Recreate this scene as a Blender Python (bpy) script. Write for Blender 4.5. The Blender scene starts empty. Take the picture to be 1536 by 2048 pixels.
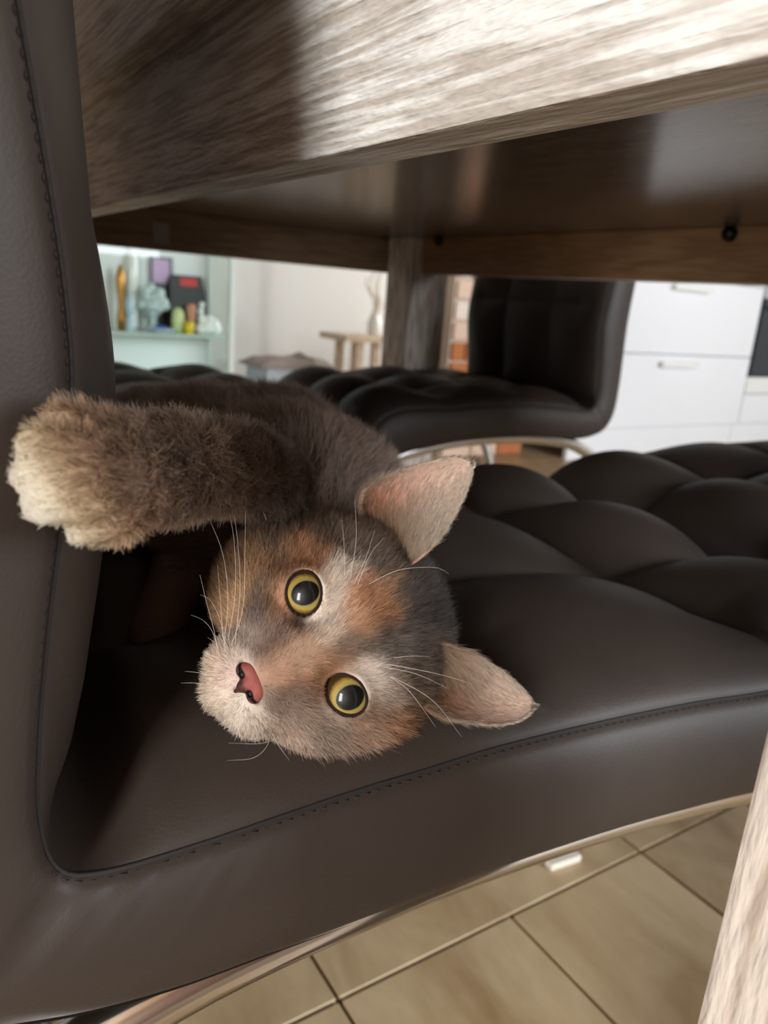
import bpy, bmesh, math, random
import numpy as np
from mathutils import Vector, Matrix
from mathutils.kdtree import KDTree

sc = bpy.context.scene
COL = sc.collection
rng = np.random.default_rng(7)
random.seed(7)

# ------------------------------------------------------------------ camera
F_PX = 1520.0
CAM = np.array([0.0, 0.0, 0.615])
AX_Y = np.array([-1008.0, 509.0, -F_PX]); AX_Y /= np.linalg.norm(AX_Y)    # world Y seen in camera axes (vanishing point)
AX_X = np.array([2372.0, 247.0, -F_PX]); AX_X /= np.linalg.norm(AX_X)
AX_Z = np.cross(AX_X, AX_Y); AX_Z /= np.linalg.norm(AX_Z)
AX_X = AX_X - 0.5 * (AX_X @ AX_Y) * AX_Y; AX_X /= np.linalg.norm(AX_X)
AX_Y = np.cross(AX_Z, AX_X)
RW = np.array([AX_X, AX_Y, AX_Z])                                          # camera axes -> world axes
cam_d = bpy.data.cameras.new('camera')
cam = bpy.data.objects.new('camera', cam_d); COL.objects.link(cam)
M4 = np.eye(4); M4[:3, :3] = RW; M4[:3, 3] = CAM
cam.matrix_world = Matrix(M4.tolist())
cam_d.sensor_fit = 'VERTICAL'; cam_d.sensor_height = 36.0
cam_d.lens = F_PX / 2048 * 36.0
cam_d.clip_start = 0.01; cam_d.clip_end = 50
cam_d.dof.use_dof = True; cam_d.dof.focus_distance = 0.245; cam_d.dof.aperture_fstop = 13.5
sc.camera = cam

def W(px, py, depth):
    """a point of the photograph at a given depth along the optical axis, in metres"""
    return CAM + RW @ (np.array([px - 768.0, 1024.0 - py, -F_PX]) / F_PX * depth)
def on_y(px, py, y0):
    r = RW @ np.array([px - 768.0, 1024.0 - py, -F_PX]); return CAM + r * (y0 - CAM[1]) / r[1]

# ------------------------------------------------------------------ light
sc.view_settings.view_transform = 'Standard'; sc.view_settings.look = 'None'
sc.view_settings.gamma = 1.0; sc.view_settings.use_curve_mapping = False
sc.view_settings.exposure = 0.0
sc.cycles.use_denoising = True
sc.cycles.max_bounces = 10; sc.cycles.diffuse_bounces = 5; sc.cycles.glossy_bounces = 5
sc.cycles.transmission_bounces = 8; sc.cycles.transparent_max_bounces = 12
sc.cycles.sample_clamp_indirect = 6.0
world = bpy.data.worlds.new('world'); sc.world = world; world.use_nodes = True
world.node_tree.nodes['Background'].inputs[0].default_value = (0.75, 0.87, 1.0, 1)
world.node_tree.nodes['Background'].inputs[1].default_value = 1.0

def area(name, loc, direction, sx, sy, power, color):
    l = bpy.data.lights.new(name, 'AREA'); l.shape = 'RECTANGLE'; l.size = sx; l.size_y = sy
    l.energy = power; l.color = color
    o = bpy.data.objects.new(name, l); COL.objects.link(o)
    o.location = loc
    o.rotation_euler = Vector(direction).to_track_quat('-Z', 'Y').to_euler()
    return o
XL, XR, YF, YB, ZC = -2.6, 5.2, -3.0, 4.7, 2.5                             # room
# daylight through the patio door (wall_left) and front window, plus an added right one
area('daylight_patio_door', (XL - 0.06, -1.85, 1.18), (1, 0, 0), 1.0, 2.1, 230, (1.0, 0.98, 0.96))
area('daylight_window_front', (2.2, YF - 0.06, 1.5), (0, 1, 0), 2.2, 1.2, 225, (0.87, 0.94, 1.0))
area('added_light_right', (XR + 0.06, 3.85, 1.5), (-1, 0, 0), 1.4, 1.3, 110, (0.93, 0.97, 1.0))  # added source, no known window there; brightens the back wall

# ------------------------------------------------------------------ helpers
def empty(name, loc=(0, 0, 0), rz=0):
    o = bpy.data.objects.new(name, None); COL.objects.link(o); o.location = loc; o.rotation_euler = (0, 0, rz)
    o.empty_display_size = 0.05
    return o
def tag(o, label=None, cat=None, group=None, kind=None):
    if label: o['label'] = label
    if cat: o['category'] = cat
    if group: o['group'] = group
    if kind: o['kind'] = kind
    return o
def mesh_obj(name, verts, faces, mat, parent=None, smooth=True):
    me = bpy.data.meshes.new(name)
    me.from_pydata([tuple(map(float, v)) for v in verts], [], [tuple(int(i) for i in f) for f in faces])
    if smooth: me.polygons.foreach_set('use_smooth', [True] * len(me.polygons))
    me.update()
    o = bpy.data.objects.new(name, me); COL.objects.link(o)
    if mat: me.materials.append(mat)
    if parent: o.parent = parent
    return o
def bm_obj(name, bm, mat, parent=None, smooth=False):
    me = bpy.data.meshes.new(name); bm.to_mesh(me); bm.free()
    if smooth: me.polygons.foreach_set('use_smooth', [True] * len(me.polygons))
    o = bpy.data.objects.new(name, me); COL.objects.link(o)
    if mat: me.materials.append(mat)
    if parent: o.parent = parent
    return o
def box_bm(bm, lo, hi, bevel=0.0, seg=2):
    lo = Vector(lo); hi = Vector(hi)
    r = bmesh.ops.create_cube(bm, size=1.0)
    vs = r['verts']
    bmesh.ops.scale(bm, vec=hi - lo, verts=vs)
    bmesh.ops.translate(bm, vec=(lo + hi) / 2, verts=vs)
    if bevel > 0:
        es = list({e for v in vs for e in v.link_edges})
        bmesh.ops.bevel(bm, geom=es, offset=bevel, segments=seg, affect='EDGES', profile=0.7)
def box(name, lo, hi, mat, parent=None, bevel=0.0, seg=2):
    bm = bmesh.new(); box_bm(bm, lo, hi, bevel, seg)
    return bm_obj(name, bm, mat, parent)
def spline(pts, n):
    """Catmull-Rom through pts, resampled evenly by arc length"""
    p = np.array(pts, float); P = np.vstack([2 * p[0] - p[1], p, 2 * p[-1] - p[-2]])
    out = []
    for i in range(1, len(P) - 2):
        t = np.linspace(0, 1, 24, endpoint=False)[:, None]
        a, b, c, d = P[i - 1], P[i], P[i + 1], P[i + 2]
        out.append(0.5 * ((2 * b) + (-a + c) * t + (2 * a - 5 * b + 4 * c - d) * t ** 2 + (-a + 3 * b - 3 * c + d) * t ** 3))
    out = np.vstack(out + [p[-1:]])
    s = np.concatenate([[0], np.cumsum(np.linalg.norm(np.diff(out, axis=0), axis=1))])
    q = np.linspace(0, s[-1], n)
    return np.stack([np.interp(q, s, out[:, k]) for k in range(p.shape[1])], 1)
def tube_geo(path, radius, seg=10, cap=True):
    p = np.array(path, float); n = len(p)
    rad = np.broadcast_to(np.array(radius, float), (n,))
    T = np.gradient(p, axis=0); T /= np.linalg.norm(T, axis=1)[:, None] + 1e-12
    ref = np.array([0, 0, 1.0]) if abs(T[0][2]) < 0.9 else np.array([1.0, 0, 0])
    N = []
    nrm = np.cross(T[0], ref); nrm /= np.linalg.norm(nrm)
    for t in T:
        nrm = nrm - (nrm @ t) * t; nrm /= np.linalg.norm(nrm) + 1e-12
        N.append(nrm)
    N = np.array(N); B = np.cross(T, N)
    a = np.linspace(0, 2 * np.pi, seg, endpoint=False)
    V = p[:, None, :] + rad[:, None, None] * (np.cos(a)[None, :, None] * N[:, None, :] + np.sin(a)[None, :, None] * B[:, None, :])
    V = V.reshape(-1, 3)
    Fc = []
    for i in range(n - 1):
        for j in range(seg):
            k = (j + 1) % seg
            Fc.append((i * seg + j, i * seg + k, (i + 1) * seg + k, (i + 1) * seg + j))
    if cap:
        Fc.append(tuple(range(seg - 1, -1, -1))); Fc.append(tuple((n - 1) * seg + j for j in range(seg)))
    return V, Fc
def tube(name, path, radius, mat, parent=None, seg=10):
    V, Fc = tube_geo(path, radius, seg); return mesh_obj(name, V, Fc, mat, parent)
def lathe(name, prof, mat, parent=None, seg=24, loc=(0, 0, 0)):
    prof = np.array(prof, float); n = len(prof)
    a = np.linspace(0, 2 * np.pi, seg, endpoint=False)
    V = np.stack([prof[:, 0, None] * np.cos(a), prof[:, 0, None] * np.sin(a), np.repeat(prof[:, 1, None], seg, 1)], 2).reshape(-1, 3)
    Fc = [(i * seg + j, i * seg + (j + 1) % seg, (i + 1) * seg + (j + 1) % seg, (i + 1) * seg + j) for i in range(n - 1) for j in range(seg)]
    Fc.append(tuple(range(seg - 1, -1, -1))); Fc.append(tuple((n - 1) * seg + j for j in range(seg)))
    o = mesh_obj(name, V, Fc, mat, parent); o.location = loc
    return o
def copy_tree(o, parent=None):
    c = o.copy(); COL.objects.link(c)
    if parent: c.parent = parent
    for ch in list(o.children): copy_tree(ch, c)
    return c

# ------------------------------------------------------------------ materials
def lin(r, g, b, k=1.0):
    f = lambda c: (c / 255 / 12.92 if c / 255 <= 0.04045 else ((c / 255 + 0.055) / 1.055) ** 2.4) * k
    return (min(f(r), 1), min(f(g), 1), min(f(b), 1), 1)
def new_mat(name):
    m = bpy.data.materials.new(name); m.use_nodes = True
    nt = m.node_tree; b = nt.nodes['Principled BSDF']
    return m, nt, b
def N(nt, typ, **kw):
    n = nt.nodes.new(typ)
    for k, v in kw.items():
        if k in n.inputs: n.inputs[k].default_value = v
        else: setattr(n, k, v)
    return n
def plain(name, color, rough=0.5, metal=0.0, bump=0.0, bscale=80, spec=0.5, **kw):
    m, nt, b = new_mat(name)
    b.inputs['Roughness'].default_value = rough; b.inputs['Metallic'].default_value = metal
    b.inputs['Specular IOR Level'].default_value = spec
    for k, v in kw.items(): b.inputs[k.replace('_', ' ')].default_value = v
    tc = N(nt, 'ShaderNodeTexCoord'); no = N(nt, 'ShaderNodeTexNoise', Scale=bscale, Detail=4.0)
    nt.links.new(tc.outputs['Object'], no.inputs['Vector'])
    hs = N(nt, 'ShaderNodeMix', data_type='RGBA'); hs.blend_type = 'MULTIPLY'
    hs.inputs[6].default_value = color; hs.inputs[0].default_value = 0.12
    nt.links.new(no.outputs['Color'], hs.inputs[7]); nt.links.new(hs.outputs[2], b.inputs['Base Color'])
    if bump:
        bp = N(nt, 'ShaderNodeBump', Strength=bump, Distance=0.002)
        nt.links.new(no.outputs['Fac'], bp.inputs['Height']); nt.links.new(bp.outputs['Normal'], b.inputs['Normal'])
    return m
def leather(name, color, rough=0.42):
    m, nt, b = new_mat(name)
    tc = N(nt, 'ShaderNodeTexCoord')
    n1 = N(nt, 'ShaderNodeTexNoise', Scale=14.0, Detail=5.0); n2 = N(nt, 'ShaderNodeTexVoronoi', Scale=900.0)
    n3 = N(nt, 'ShaderNodeTexNoise', Scale=45.0, Detail=3.0)
    for n in (n1, n2, n3): nt.links.new(tc.outputs['Object'], n.inputs['Vector'])
    cr = N(nt, 'ShaderNodeValToRGB'); cr.color_ramp.elements[0].color = tuple(c * 0.8 for c in color[:3]) + (1,)
    cr.color_ramp.elements[1].color = tuple(c * 1.2 for c in color[:3]) + (1,)
    nt.links.new(n1.outputs['Fac'], cr.inputs['Fac']); nt.links.new(cr.outputs['Color'], b.inputs['Base Color'])
    b1 = N(nt, 'ShaderNodeBump', Strength=0.06, Distance=0.001); b2 = N(nt, 'ShaderNodeBump', Strength=0.05, Distance=0.004)
    nt.links.new(n2.outputs['Distance'], b1.inputs['Height']); nt.links.new(n3.outputs['Fac'], b2.inputs['Height'])
    nt.links.new(b2.outputs['Normal'], b1.inputs['Normal']); nt.links.new(b1.outputs['Normal'], b.inputs['Normal'])
    b.inputs['Roughness'].default_value = rough; b.inputs['Specular IOR Level'].default_value = 0.32
    return m
def wood(name, dark, light, along, rough=0.55, bump=0.6, fine=330.0, long=13.0):
    m, nt, b = new_mat(name)
    tc = N(nt, 'ShaderNodeTexCoord'); mp = N(nt, 'ShaderNodeMapping')
    s = [fine] * 3; s['XYZ'.index(along)] = long
    mp.inputs['Scale'].default_value = s
    nt.links.new(tc.outputs['Object'], mp.inputs['Vector'])
    n1 = N(nt, 'ShaderNodeTexNoise', Scale=1.0, Detail=2.0, Distortion=0.25)
    mp2 = N(nt, 'ShaderNodeMapping'); s2 = [45.0] * 3; s2['XYZ'.index(along)] = 9.0; mp2.inputs['Scale'].default_value = s2
    nt.links.new(tc.outputs['Object'], mp2.inputs['Vector'])
    n2 = N(nt, 'ShaderNodeTexNoise', Scale=1.0, Detail=5.0, Distortion=0.8)
    mp3 = N(nt, 'ShaderNodeMapping'); s3 = [330.0] * 3; s3['XYZ'.index(along)] = 70.0; mp3.inputs['Scale'].default_value = s3
    nt.links.new(tc.outputs['Object'], mp3.inputs['Vector'])
    n3 = N(nt, 'ShaderNodeTexNoise', Scale=1.0, Detail=2.0)
    nt.links.new(mp.outputs[0], n1.inputs['Vector']); nt.links.new(mp2.outputs[0], n2.inputs['Vector']); nt.links.new(mp3.outputs[0], n3.inputs['Vector'])
    mx = N(nt, 'ShaderNodeMath', operation='MULTIPLY_ADD'); mx.inputs[1].default_value = 0.6
    nt.links.new(n1.outputs['Fac'], mx.inputs[0])
    m2 = N(nt, 'ShaderNodeMath', operation='MULTIPLY'); m2.inputs[1].default_value = 0.4
    nt.links.new(n2.outputs['Fac'], m2.inputs[0]); nt.links.new(m2.outputs[0], mx.inputs[2])
    cr = N(nt, 'ShaderNodeValToRGB')
    cr.color_ramp.elements[0].position = 0.43; cr.color_ramp.elements[0].color = dark
    cr.color_ramp.elements[1].position = 0.56; cr.color_ramp.elements[1].color = light
    nt.links.new(mx.outputs[0], cr.inputs['Fac']); nt.links.new(cr.outputs['Color'], b.inputs['Base Color'])
    m3 = N(nt, 'ShaderNodeMath', operation='MULTIPLY_ADD'); m3.inputs[1].default_value = 0.8
    nt.links.new(n3.outputs['Fac'], m3.inputs[0]); nt.links.new(mx.outputs[0], m3.inputs[2])
    bp = N(nt, 'ShaderNodeBump', Strength=bump, Distance=0.0025)
    nt.links.new(m3.outputs[0], bp.inputs['Height']); nt.links.new(bp.outputs['Normal'], b.inputs['Normal'])
    b.inputs['Roughness'].default_value = rough
    return m
def glass_mat(name, tint=(0.955, 0.985, 0.975, 1), opacity=0.12):
    m, nt, b = new_mat(name)
    out = nt.nodes['Material Output']; nt.nodes.remove(b)
    tr = N(nt, 'ShaderNodeBsdfTransparent', Color=tint); gl = N(nt, 'ShaderNodeBsdfGlossy', Roughness=0.02)
    lw = N(nt, 'ShaderNodeLayerWeight', Blend=0.5); fr = N(nt, 'ShaderNodeMath', operation='POWER'); fr.inputs[1].default_value = 5.0
    sc_ = N(nt, 'ShaderNodeMath', operation='MULTIPLY_ADD'); sc_.inputs[1].default_value = .35; sc_.inputs[2].default_value = .012
    nt.links.new(lw.outputs['Facing'], fr.inputs[0]); nt.links.new(fr.outputs[0], sc_.inputs[0]); mx = N(nt, 'ShaderNodeMixShader'); fr = sc_
    nt.links.new(fr.outputs[0], mx.inputs[0]); nt.links.new(tr.outputs[0], mx.inputs[1]); nt.links.new(gl.outputs[0], mx.inputs[2])
    nt.links.new(mx.outputs[0], out.inputs['Surface'])
    return m

M = {}
M['leather'] = leather('taupe_leather', lin(50, 42, 37), 0.52)
M['stitch'] = plain('seam_thread', lin(30, 26, 25), 0.8)
M['chrome'] = plain('chrome', (0.66, 0.64, 0.62, 1), 0.16, 1.0)
M['white_plastic'] = plain('white_plastic', lin(215, 208, 195), 0.4)
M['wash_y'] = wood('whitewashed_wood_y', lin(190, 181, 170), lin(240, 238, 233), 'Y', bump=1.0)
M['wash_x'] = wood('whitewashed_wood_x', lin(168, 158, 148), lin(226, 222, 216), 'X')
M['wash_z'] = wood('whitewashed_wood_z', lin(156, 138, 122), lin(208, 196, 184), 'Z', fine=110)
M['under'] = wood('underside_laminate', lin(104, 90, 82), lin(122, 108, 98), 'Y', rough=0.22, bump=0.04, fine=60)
M['inner_y'] = wood('apron_inner_y', lin(140, 108, 76), lin(166, 132, 98), 'Y', rough=0.5, bump=0.1)
M['inner_x'] = wood('apron_inner_x', lin(112, 90, 70), lin(134, 110, 88), 'X', rough=0.5, bump=0.1)
M['screw'] = plain('dark_screw', lin(50, 46, 44), 0.35, 0.9)
M['sticker'] = plain('grey_sticker', lin(150, 140, 132), 0.6)
M['wall'] = plain('white_wall_paint', lin(232, 231, 228), 0.9, bump=0.05, bscale=160)
M['ceiling'] = wood('low_bounce_ceiling', lin(110, 84, 62), lin(140, 110, 84), 'X', bump=.1, fine=30)  # unseen ceiling made dark to weaken the bounce light
M['dark_wall'] = wood('low_bounce_wall', lin(84, 62, 48), lin(110, 84, 66), 'Z', bump=.1, fine=30)  # dark wood invented for the unseen walls, to cut room bounce
M['kitchen'] = plain('white_lacquer_front', lin(243, 244, 247), 0.32)
M['kitchen_in'] = plain('white_carcass', lin(205, 206, 210), 0.5)
M['steel'] = plain('brushed_steel', (0.86, 0.87, 0.88, 1), 0.25, 1.0)
M['counter'] = plain('counter_stone', lin(120, 116, 112), 0.35)
M['oven'] = plain('black_oven_glass', lin(28, 36, 44), 0.08)
M['glass'] = glass_mat('cabinet_glass')
M['cab_frame'] = plain('pale_green_frame', lin(222, 232, 228), 0.35)
M['cab_back'] = plain('pale_green_back', lin(236, 240, 238), 0.5)
M['grout'] = plain('floor_grout', lin(120, 102, 80), 0.9)
M['white_gloss'] = plain('white_porcelain', lin(240, 240, 236), 0.15)
M['crystal'] = plain('pale_crystal', lin(214, 232, 230), 0.1, Transmission_Weight=0.3)
M['black_box'] = plain('black_card', lin(40, 40, 40), 0.5)
M['red_print'] = plain('red_print', lin(200, 40, 45), 0.5)
M['purple'] = plain('violet_picture', lin(190, 150, 190), 0.3, bump=0.1, bscale=20)
M['black_frame'] = plain('black_frame', lin(24, 24, 28), 0.4)
M['yellow'] = plain('yellow_enamel', lin(225, 195, 30), 0.3)
M['blue'] = plain('blue_enamel', lin(30, 90, 170), 0.2)
M['pale_blue'] = plain('pale_blue_ceramic', lin(190, 214, 226), 0.2)
M['lime'] = plain('pale_lime_ceramic', lin(214, 222, 160), 0.4)
M['terracotta'] = plain('terracotta', lin(196, 140, 112), 0.7)
M['gold'] = plain('gold_paint', lin(190, 140, 70), 0.35, 0.6)
M['cushion'] = plain('grey_mottled_fabric', lin(150, 138, 132), 0.95, bump=0.6, bscale=30)
M['fabric_blue'] = plain('pale_blue_fabric', lin(190, 205, 215), 0.9, bump=0.3)
M['bench'] = wood('beige_bench_wood', lin(190, 165, 140), lin(226, 208, 188), 'X', bump=0.1)
M['branch'] = plain('white_branch', lin(235, 225, 212), 0.8, bump=0.3)
M['skirting'] = plain('white_skirting', lin(228, 227, 224), 0.5)

# ------------------------------------------------------------------ room
def struct(o, label=None): o['kind'] = 'structure'; o['label'] = label or o.name.replace('_', ' '); return o
floor = struct(box('floor', (XL, YF, -0.10), (XR, YB, -0.006), M['grout']), 'grout bed of the beige tiled floor')
struct(box('ceiling', (XL, YF, ZC), (XR, YB, ZC + 0.1), M['ceiling']), 'unseen ceiling kept dark to cut bounce light')
def wall(name, boxes, label, mat='wall'):
    bm = bmesh.new()
    for lo, hi in boxes: box_bm(bm, lo, hi)
    return struct(bm_obj(name, bm, M[mat]), label)
D0, D1, DH = -2.4, -1.3, 2.25                                             # patio door opening
wall('wall_left', [((XL - .12, YF, 0), (XL, D0, ZC)), ((XL - .12, D1, 0), (XL, YB, ZC)), ((XL - .12, D0, DH), (XL, D1, ZC))], 'unseen wall with the patio door, darkened to cut bounce light', 'dark_wall')
wall('wall_right', [((XR, YF, 0), (XR + .12, 3.12, ZC)), ((XR, 4.58, 0), (XR + .12, YB, ZC)), ((XR, 3.12, 0), (XR + .12, 4.58, .82)), ((XR, 3.12, 2.18), (XR + .12, 4.58, ZC))], 'white wall at the kitchen end')
wall('wall_front', [((XL, YF - .12, 0), (1.05, YF, ZC)), ((3.35, YF - .12, 0), (XR, YF, ZC)), ((1.05, YF - .12, 0), (3.35, YF, .85)), ((1.05, YF - .12, 2.15), (3.35, YF, ZC))], 'unseen wall with a wide window, darkened to cut bounce light', 'dark_wall')
wall('wall_back', [((XL, YB, 0), (XR, YB + .12, ZC))], 'white wall behind the glass cabinet')
wall('wall_kitchen', [((2.40, 2.86, 0), (XR, 2.96, ZC))], 'white wall behind the kitchen units')
def window(name, axis, at, a0, a1, z0, z1, label):
    r = empty(name); struct(r, label)
    def bar(n, lo, hi):
        if axis == 'x': box(n, (at - .03, lo[0], lo[1]), (at + .03, hi[0], hi[1]), M['white_gloss'], r)
        else: box(n, (lo[0], at - .03, lo[1]), (hi[0], at + .03, hi[1]), M['white_gloss'], r)
    w = .045
    bar('window_frame', (a0, z0), (a0 + w, z1)); bar('window_frame', (a1 - w, z0), (a1, z1))
    bar('window_frame', (a0 + w, z0), (a1 - w, z0 + w)); bar('window_frame', (a0 + w, z1 - w), (a1 - w, z1))
    if a1 - a0 > 1.3: bar('mullion', ((a0 + a1) / 2 - .025, z0 + w), ((a0 + a1) / 2 + .025, z1 - w))
window('window_1', 'y', YF - .03 + .06, 1.05, 3.35, .85, 2.15, 'wide white framed window')
window('added_window', 'x', XR - .03, 3.12, 4.58, .82, 2.18, 'unseen white framed window added to light the back wall')  # made-up window to go with the added right-hand light
window('door_1', 'x', XL + .03, D0, D1, 0.0, DH, 'white framed patio door')

# floor tiles: two row widths
def tile_mat():
    m, nt, b = new_mat('beige_stone_tile')
    tc = N(nt, 'ShaderNodeTexCoord'); oi = N(nt, 'ShaderNodeObjectInfo'); geo = N(nt, 'ShaderNodeNewGeometry')
    ad = N(nt, 'ShaderNodeVectorMath', operation='ADD'); nt.links.new(geo.outputs['Position'], ad.inputs[0])
    cx = N(nt, 'ShaderNodeVectorMath', operation='SCALE'); cx.inputs[0].default_value = (9, 5, 3); nt.links.new(oi.outputs['Random'], cx.inputs['Scale']); nt.links.new(cx.outputs[0], ad.inputs[1])
    mp = N(nt, 'ShaderNodeMapping'); mp.inputs['Scale'].default_value = (9, 3.5, 5); nt.links.new(ad.outputs[0], mp.inputs['Vector'])
    n1 = N(nt, 'ShaderNodeTexNoise', Scale=1.0, Detail=7.0, Roughness=0.6, Distortion=0.7); nt.links.new(mp.outputs[0], n1.inputs['Vector'])
    cr = N(nt, 'ShaderNodeValToRGB'); e = cr.color_ramp.elements
    e[0].position = .30; e[0].color = lin(146, 118, 84); e[1].position = .72; e[1].color = lin(196, 174, 140)
    e2 = cr.color_ramp.elements.new(.5); e2.color = lin(172, 150, 116)
    nt.links.new(n1.outputs['Fac'], cr.inputs['Fac']); nt.links.new(cr.outputs['Color'], b.inputs['Base Color'])
    bp = N(nt, 'ShaderNodeBump', Strength=0.15, Distance=0.003); nt.links.new(n1.outputs['Fac'], bp.inputs['Height']); nt.links.new(bp.outputs['Normal'], b.inputs['Normal'])
    b.inputs['Roughness'].default_value = 0.38
    return m
M['tile'] = tile_mat()
tile_cache = {}
def tile(x0, x1, y0, y1):
    g = .002
    k = (round(x1 - x0, 3), round(y1 - y0, 3))
    if k not in tile_cache:
        bm = bmesh.new(); box_bm(bm, (-(x1 - x0) / 2 + g, -(y1 - y0) / 2 + g, -.006), ((x1 - x0) / 2 - g, (y1 - y0) / 2 - g, 0), .0007, 1)
        o = bm_obj('floor_tile', bm, M['tile'], floor); tile_cache[k] = o
    else:
        o = tile_cache[k].copy(); COL.objects.link(o)
    o.location = ((x0 + x1) / 2, (y0 + y1) / 2, 0)
TW, TL = .207, .455
rows = [(.455 - TL + i * TL, .455 + i * TL) for i in range(-1, 10)]
for j, (y0, y1) in enumerate(rows):
    w = TW if j % 2 == 1 else TW * 2
    x = .503 - 5 * TW if j % 2 == 1 else .71 - 4 * TW * 2 - .0
    while x < 4.2:
        if y1 <= YB: tile(x, x + w, y0, y1)
        x += w

# ------------------------------------------------------------------ dining table
ZA, ZU, ZT = CAM[2] + .054, CAM[2] + .134, CAM[2] + .215                  # apron foot, underside, table top
TX0, TX1, TY0, TY1 = .160, 1.045, -.028, 1.60
table = empty('dining_table', ((TX0 + TX1) / 2, (TY0 + TY1) / 2, 0))
tag(table, 'whitewashed wooden dining table with brushed grain edge above the cat', 'table')
def tpart(name, lo, hi, mat, bevel=.0015):
    o = table.location
    return box(name, (lo[0] - o[0], lo[1] - o[1], lo[2]), (hi[0] - o[0], hi[1] - o[1], hi[2]), mat, table, bevel, 2)
tpart('table_top', (TX0 - .018, TY0 - .018, ZU + .0005), (TX1 + .018, TY1 + .018, ZT), M['wash_y'], .003)
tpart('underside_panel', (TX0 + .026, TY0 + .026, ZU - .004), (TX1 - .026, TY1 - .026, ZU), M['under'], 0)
tpart('apron', (TX0, TY0, ZA), (TX0 + .025, TY1, ZU), M['wash_y'])
a = tpart('apron', (TX1 - .025, TY0, ZA), (TX1, TY1, ZU), M['wash_y'])
tpart('apron_lining', (TX1 - .034, TY0 + .03, ZA + .001), (TX1 - .0255, TY1 - .03, ZU - .0045), M['inner_y'])
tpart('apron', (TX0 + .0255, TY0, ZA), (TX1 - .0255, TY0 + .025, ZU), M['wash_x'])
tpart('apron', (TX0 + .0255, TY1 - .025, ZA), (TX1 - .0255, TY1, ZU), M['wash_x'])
tpart('apron_lining', (TX0 + .03, TY1 - .034, ZA + .001), (TX1 - .035, TY1 - .0255, ZU - .0045), M['inner_x'])
LG = .10
for lx0, ly0 in ((TX0 + .012, .084 - LG), (TX0 + .012, 1.54 - LG), (.985, .084 - LG), (.985, 1.54 - LG)):
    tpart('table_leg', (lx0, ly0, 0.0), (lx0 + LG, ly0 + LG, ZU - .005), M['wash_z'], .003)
for (px, py) in ((880, 481), (1462, 468)):
    r = RW @ np.array([px - 768.0, 1024.0 - py, -F_PX]); q = CAM + r * ((TX1 - .034) / r[0])
    o = lathe('screw', [(0.0005, 0), (.011, 0), (.011, .005), (.0075, .012), (.001, .014)], M['screw'], table, 14)
    o.rotation_euler = (0, -math.pi / 2, 0); o.location = Vector(q) - table.location
q = on_y(768, 470, TY1 - .034)
o = lathe('screw', [(0.0005, 0), (.011, 0), (.011, .005), (.0075, .012), (.001, .014)], M['screw'], table, 14)
o.rotation_euler = (math.pi / 2, 0, 0); o.location = Vector(q) - table.location
q = on_y(322, 467, TY1 - .034); q -= np.array(table.location)
box('sticker', (q[0] - .016, q[1] - .001, q[2] - .02), (q[0] + .016, q[1], q[2] + .02), M['sticker'], table)

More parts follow.
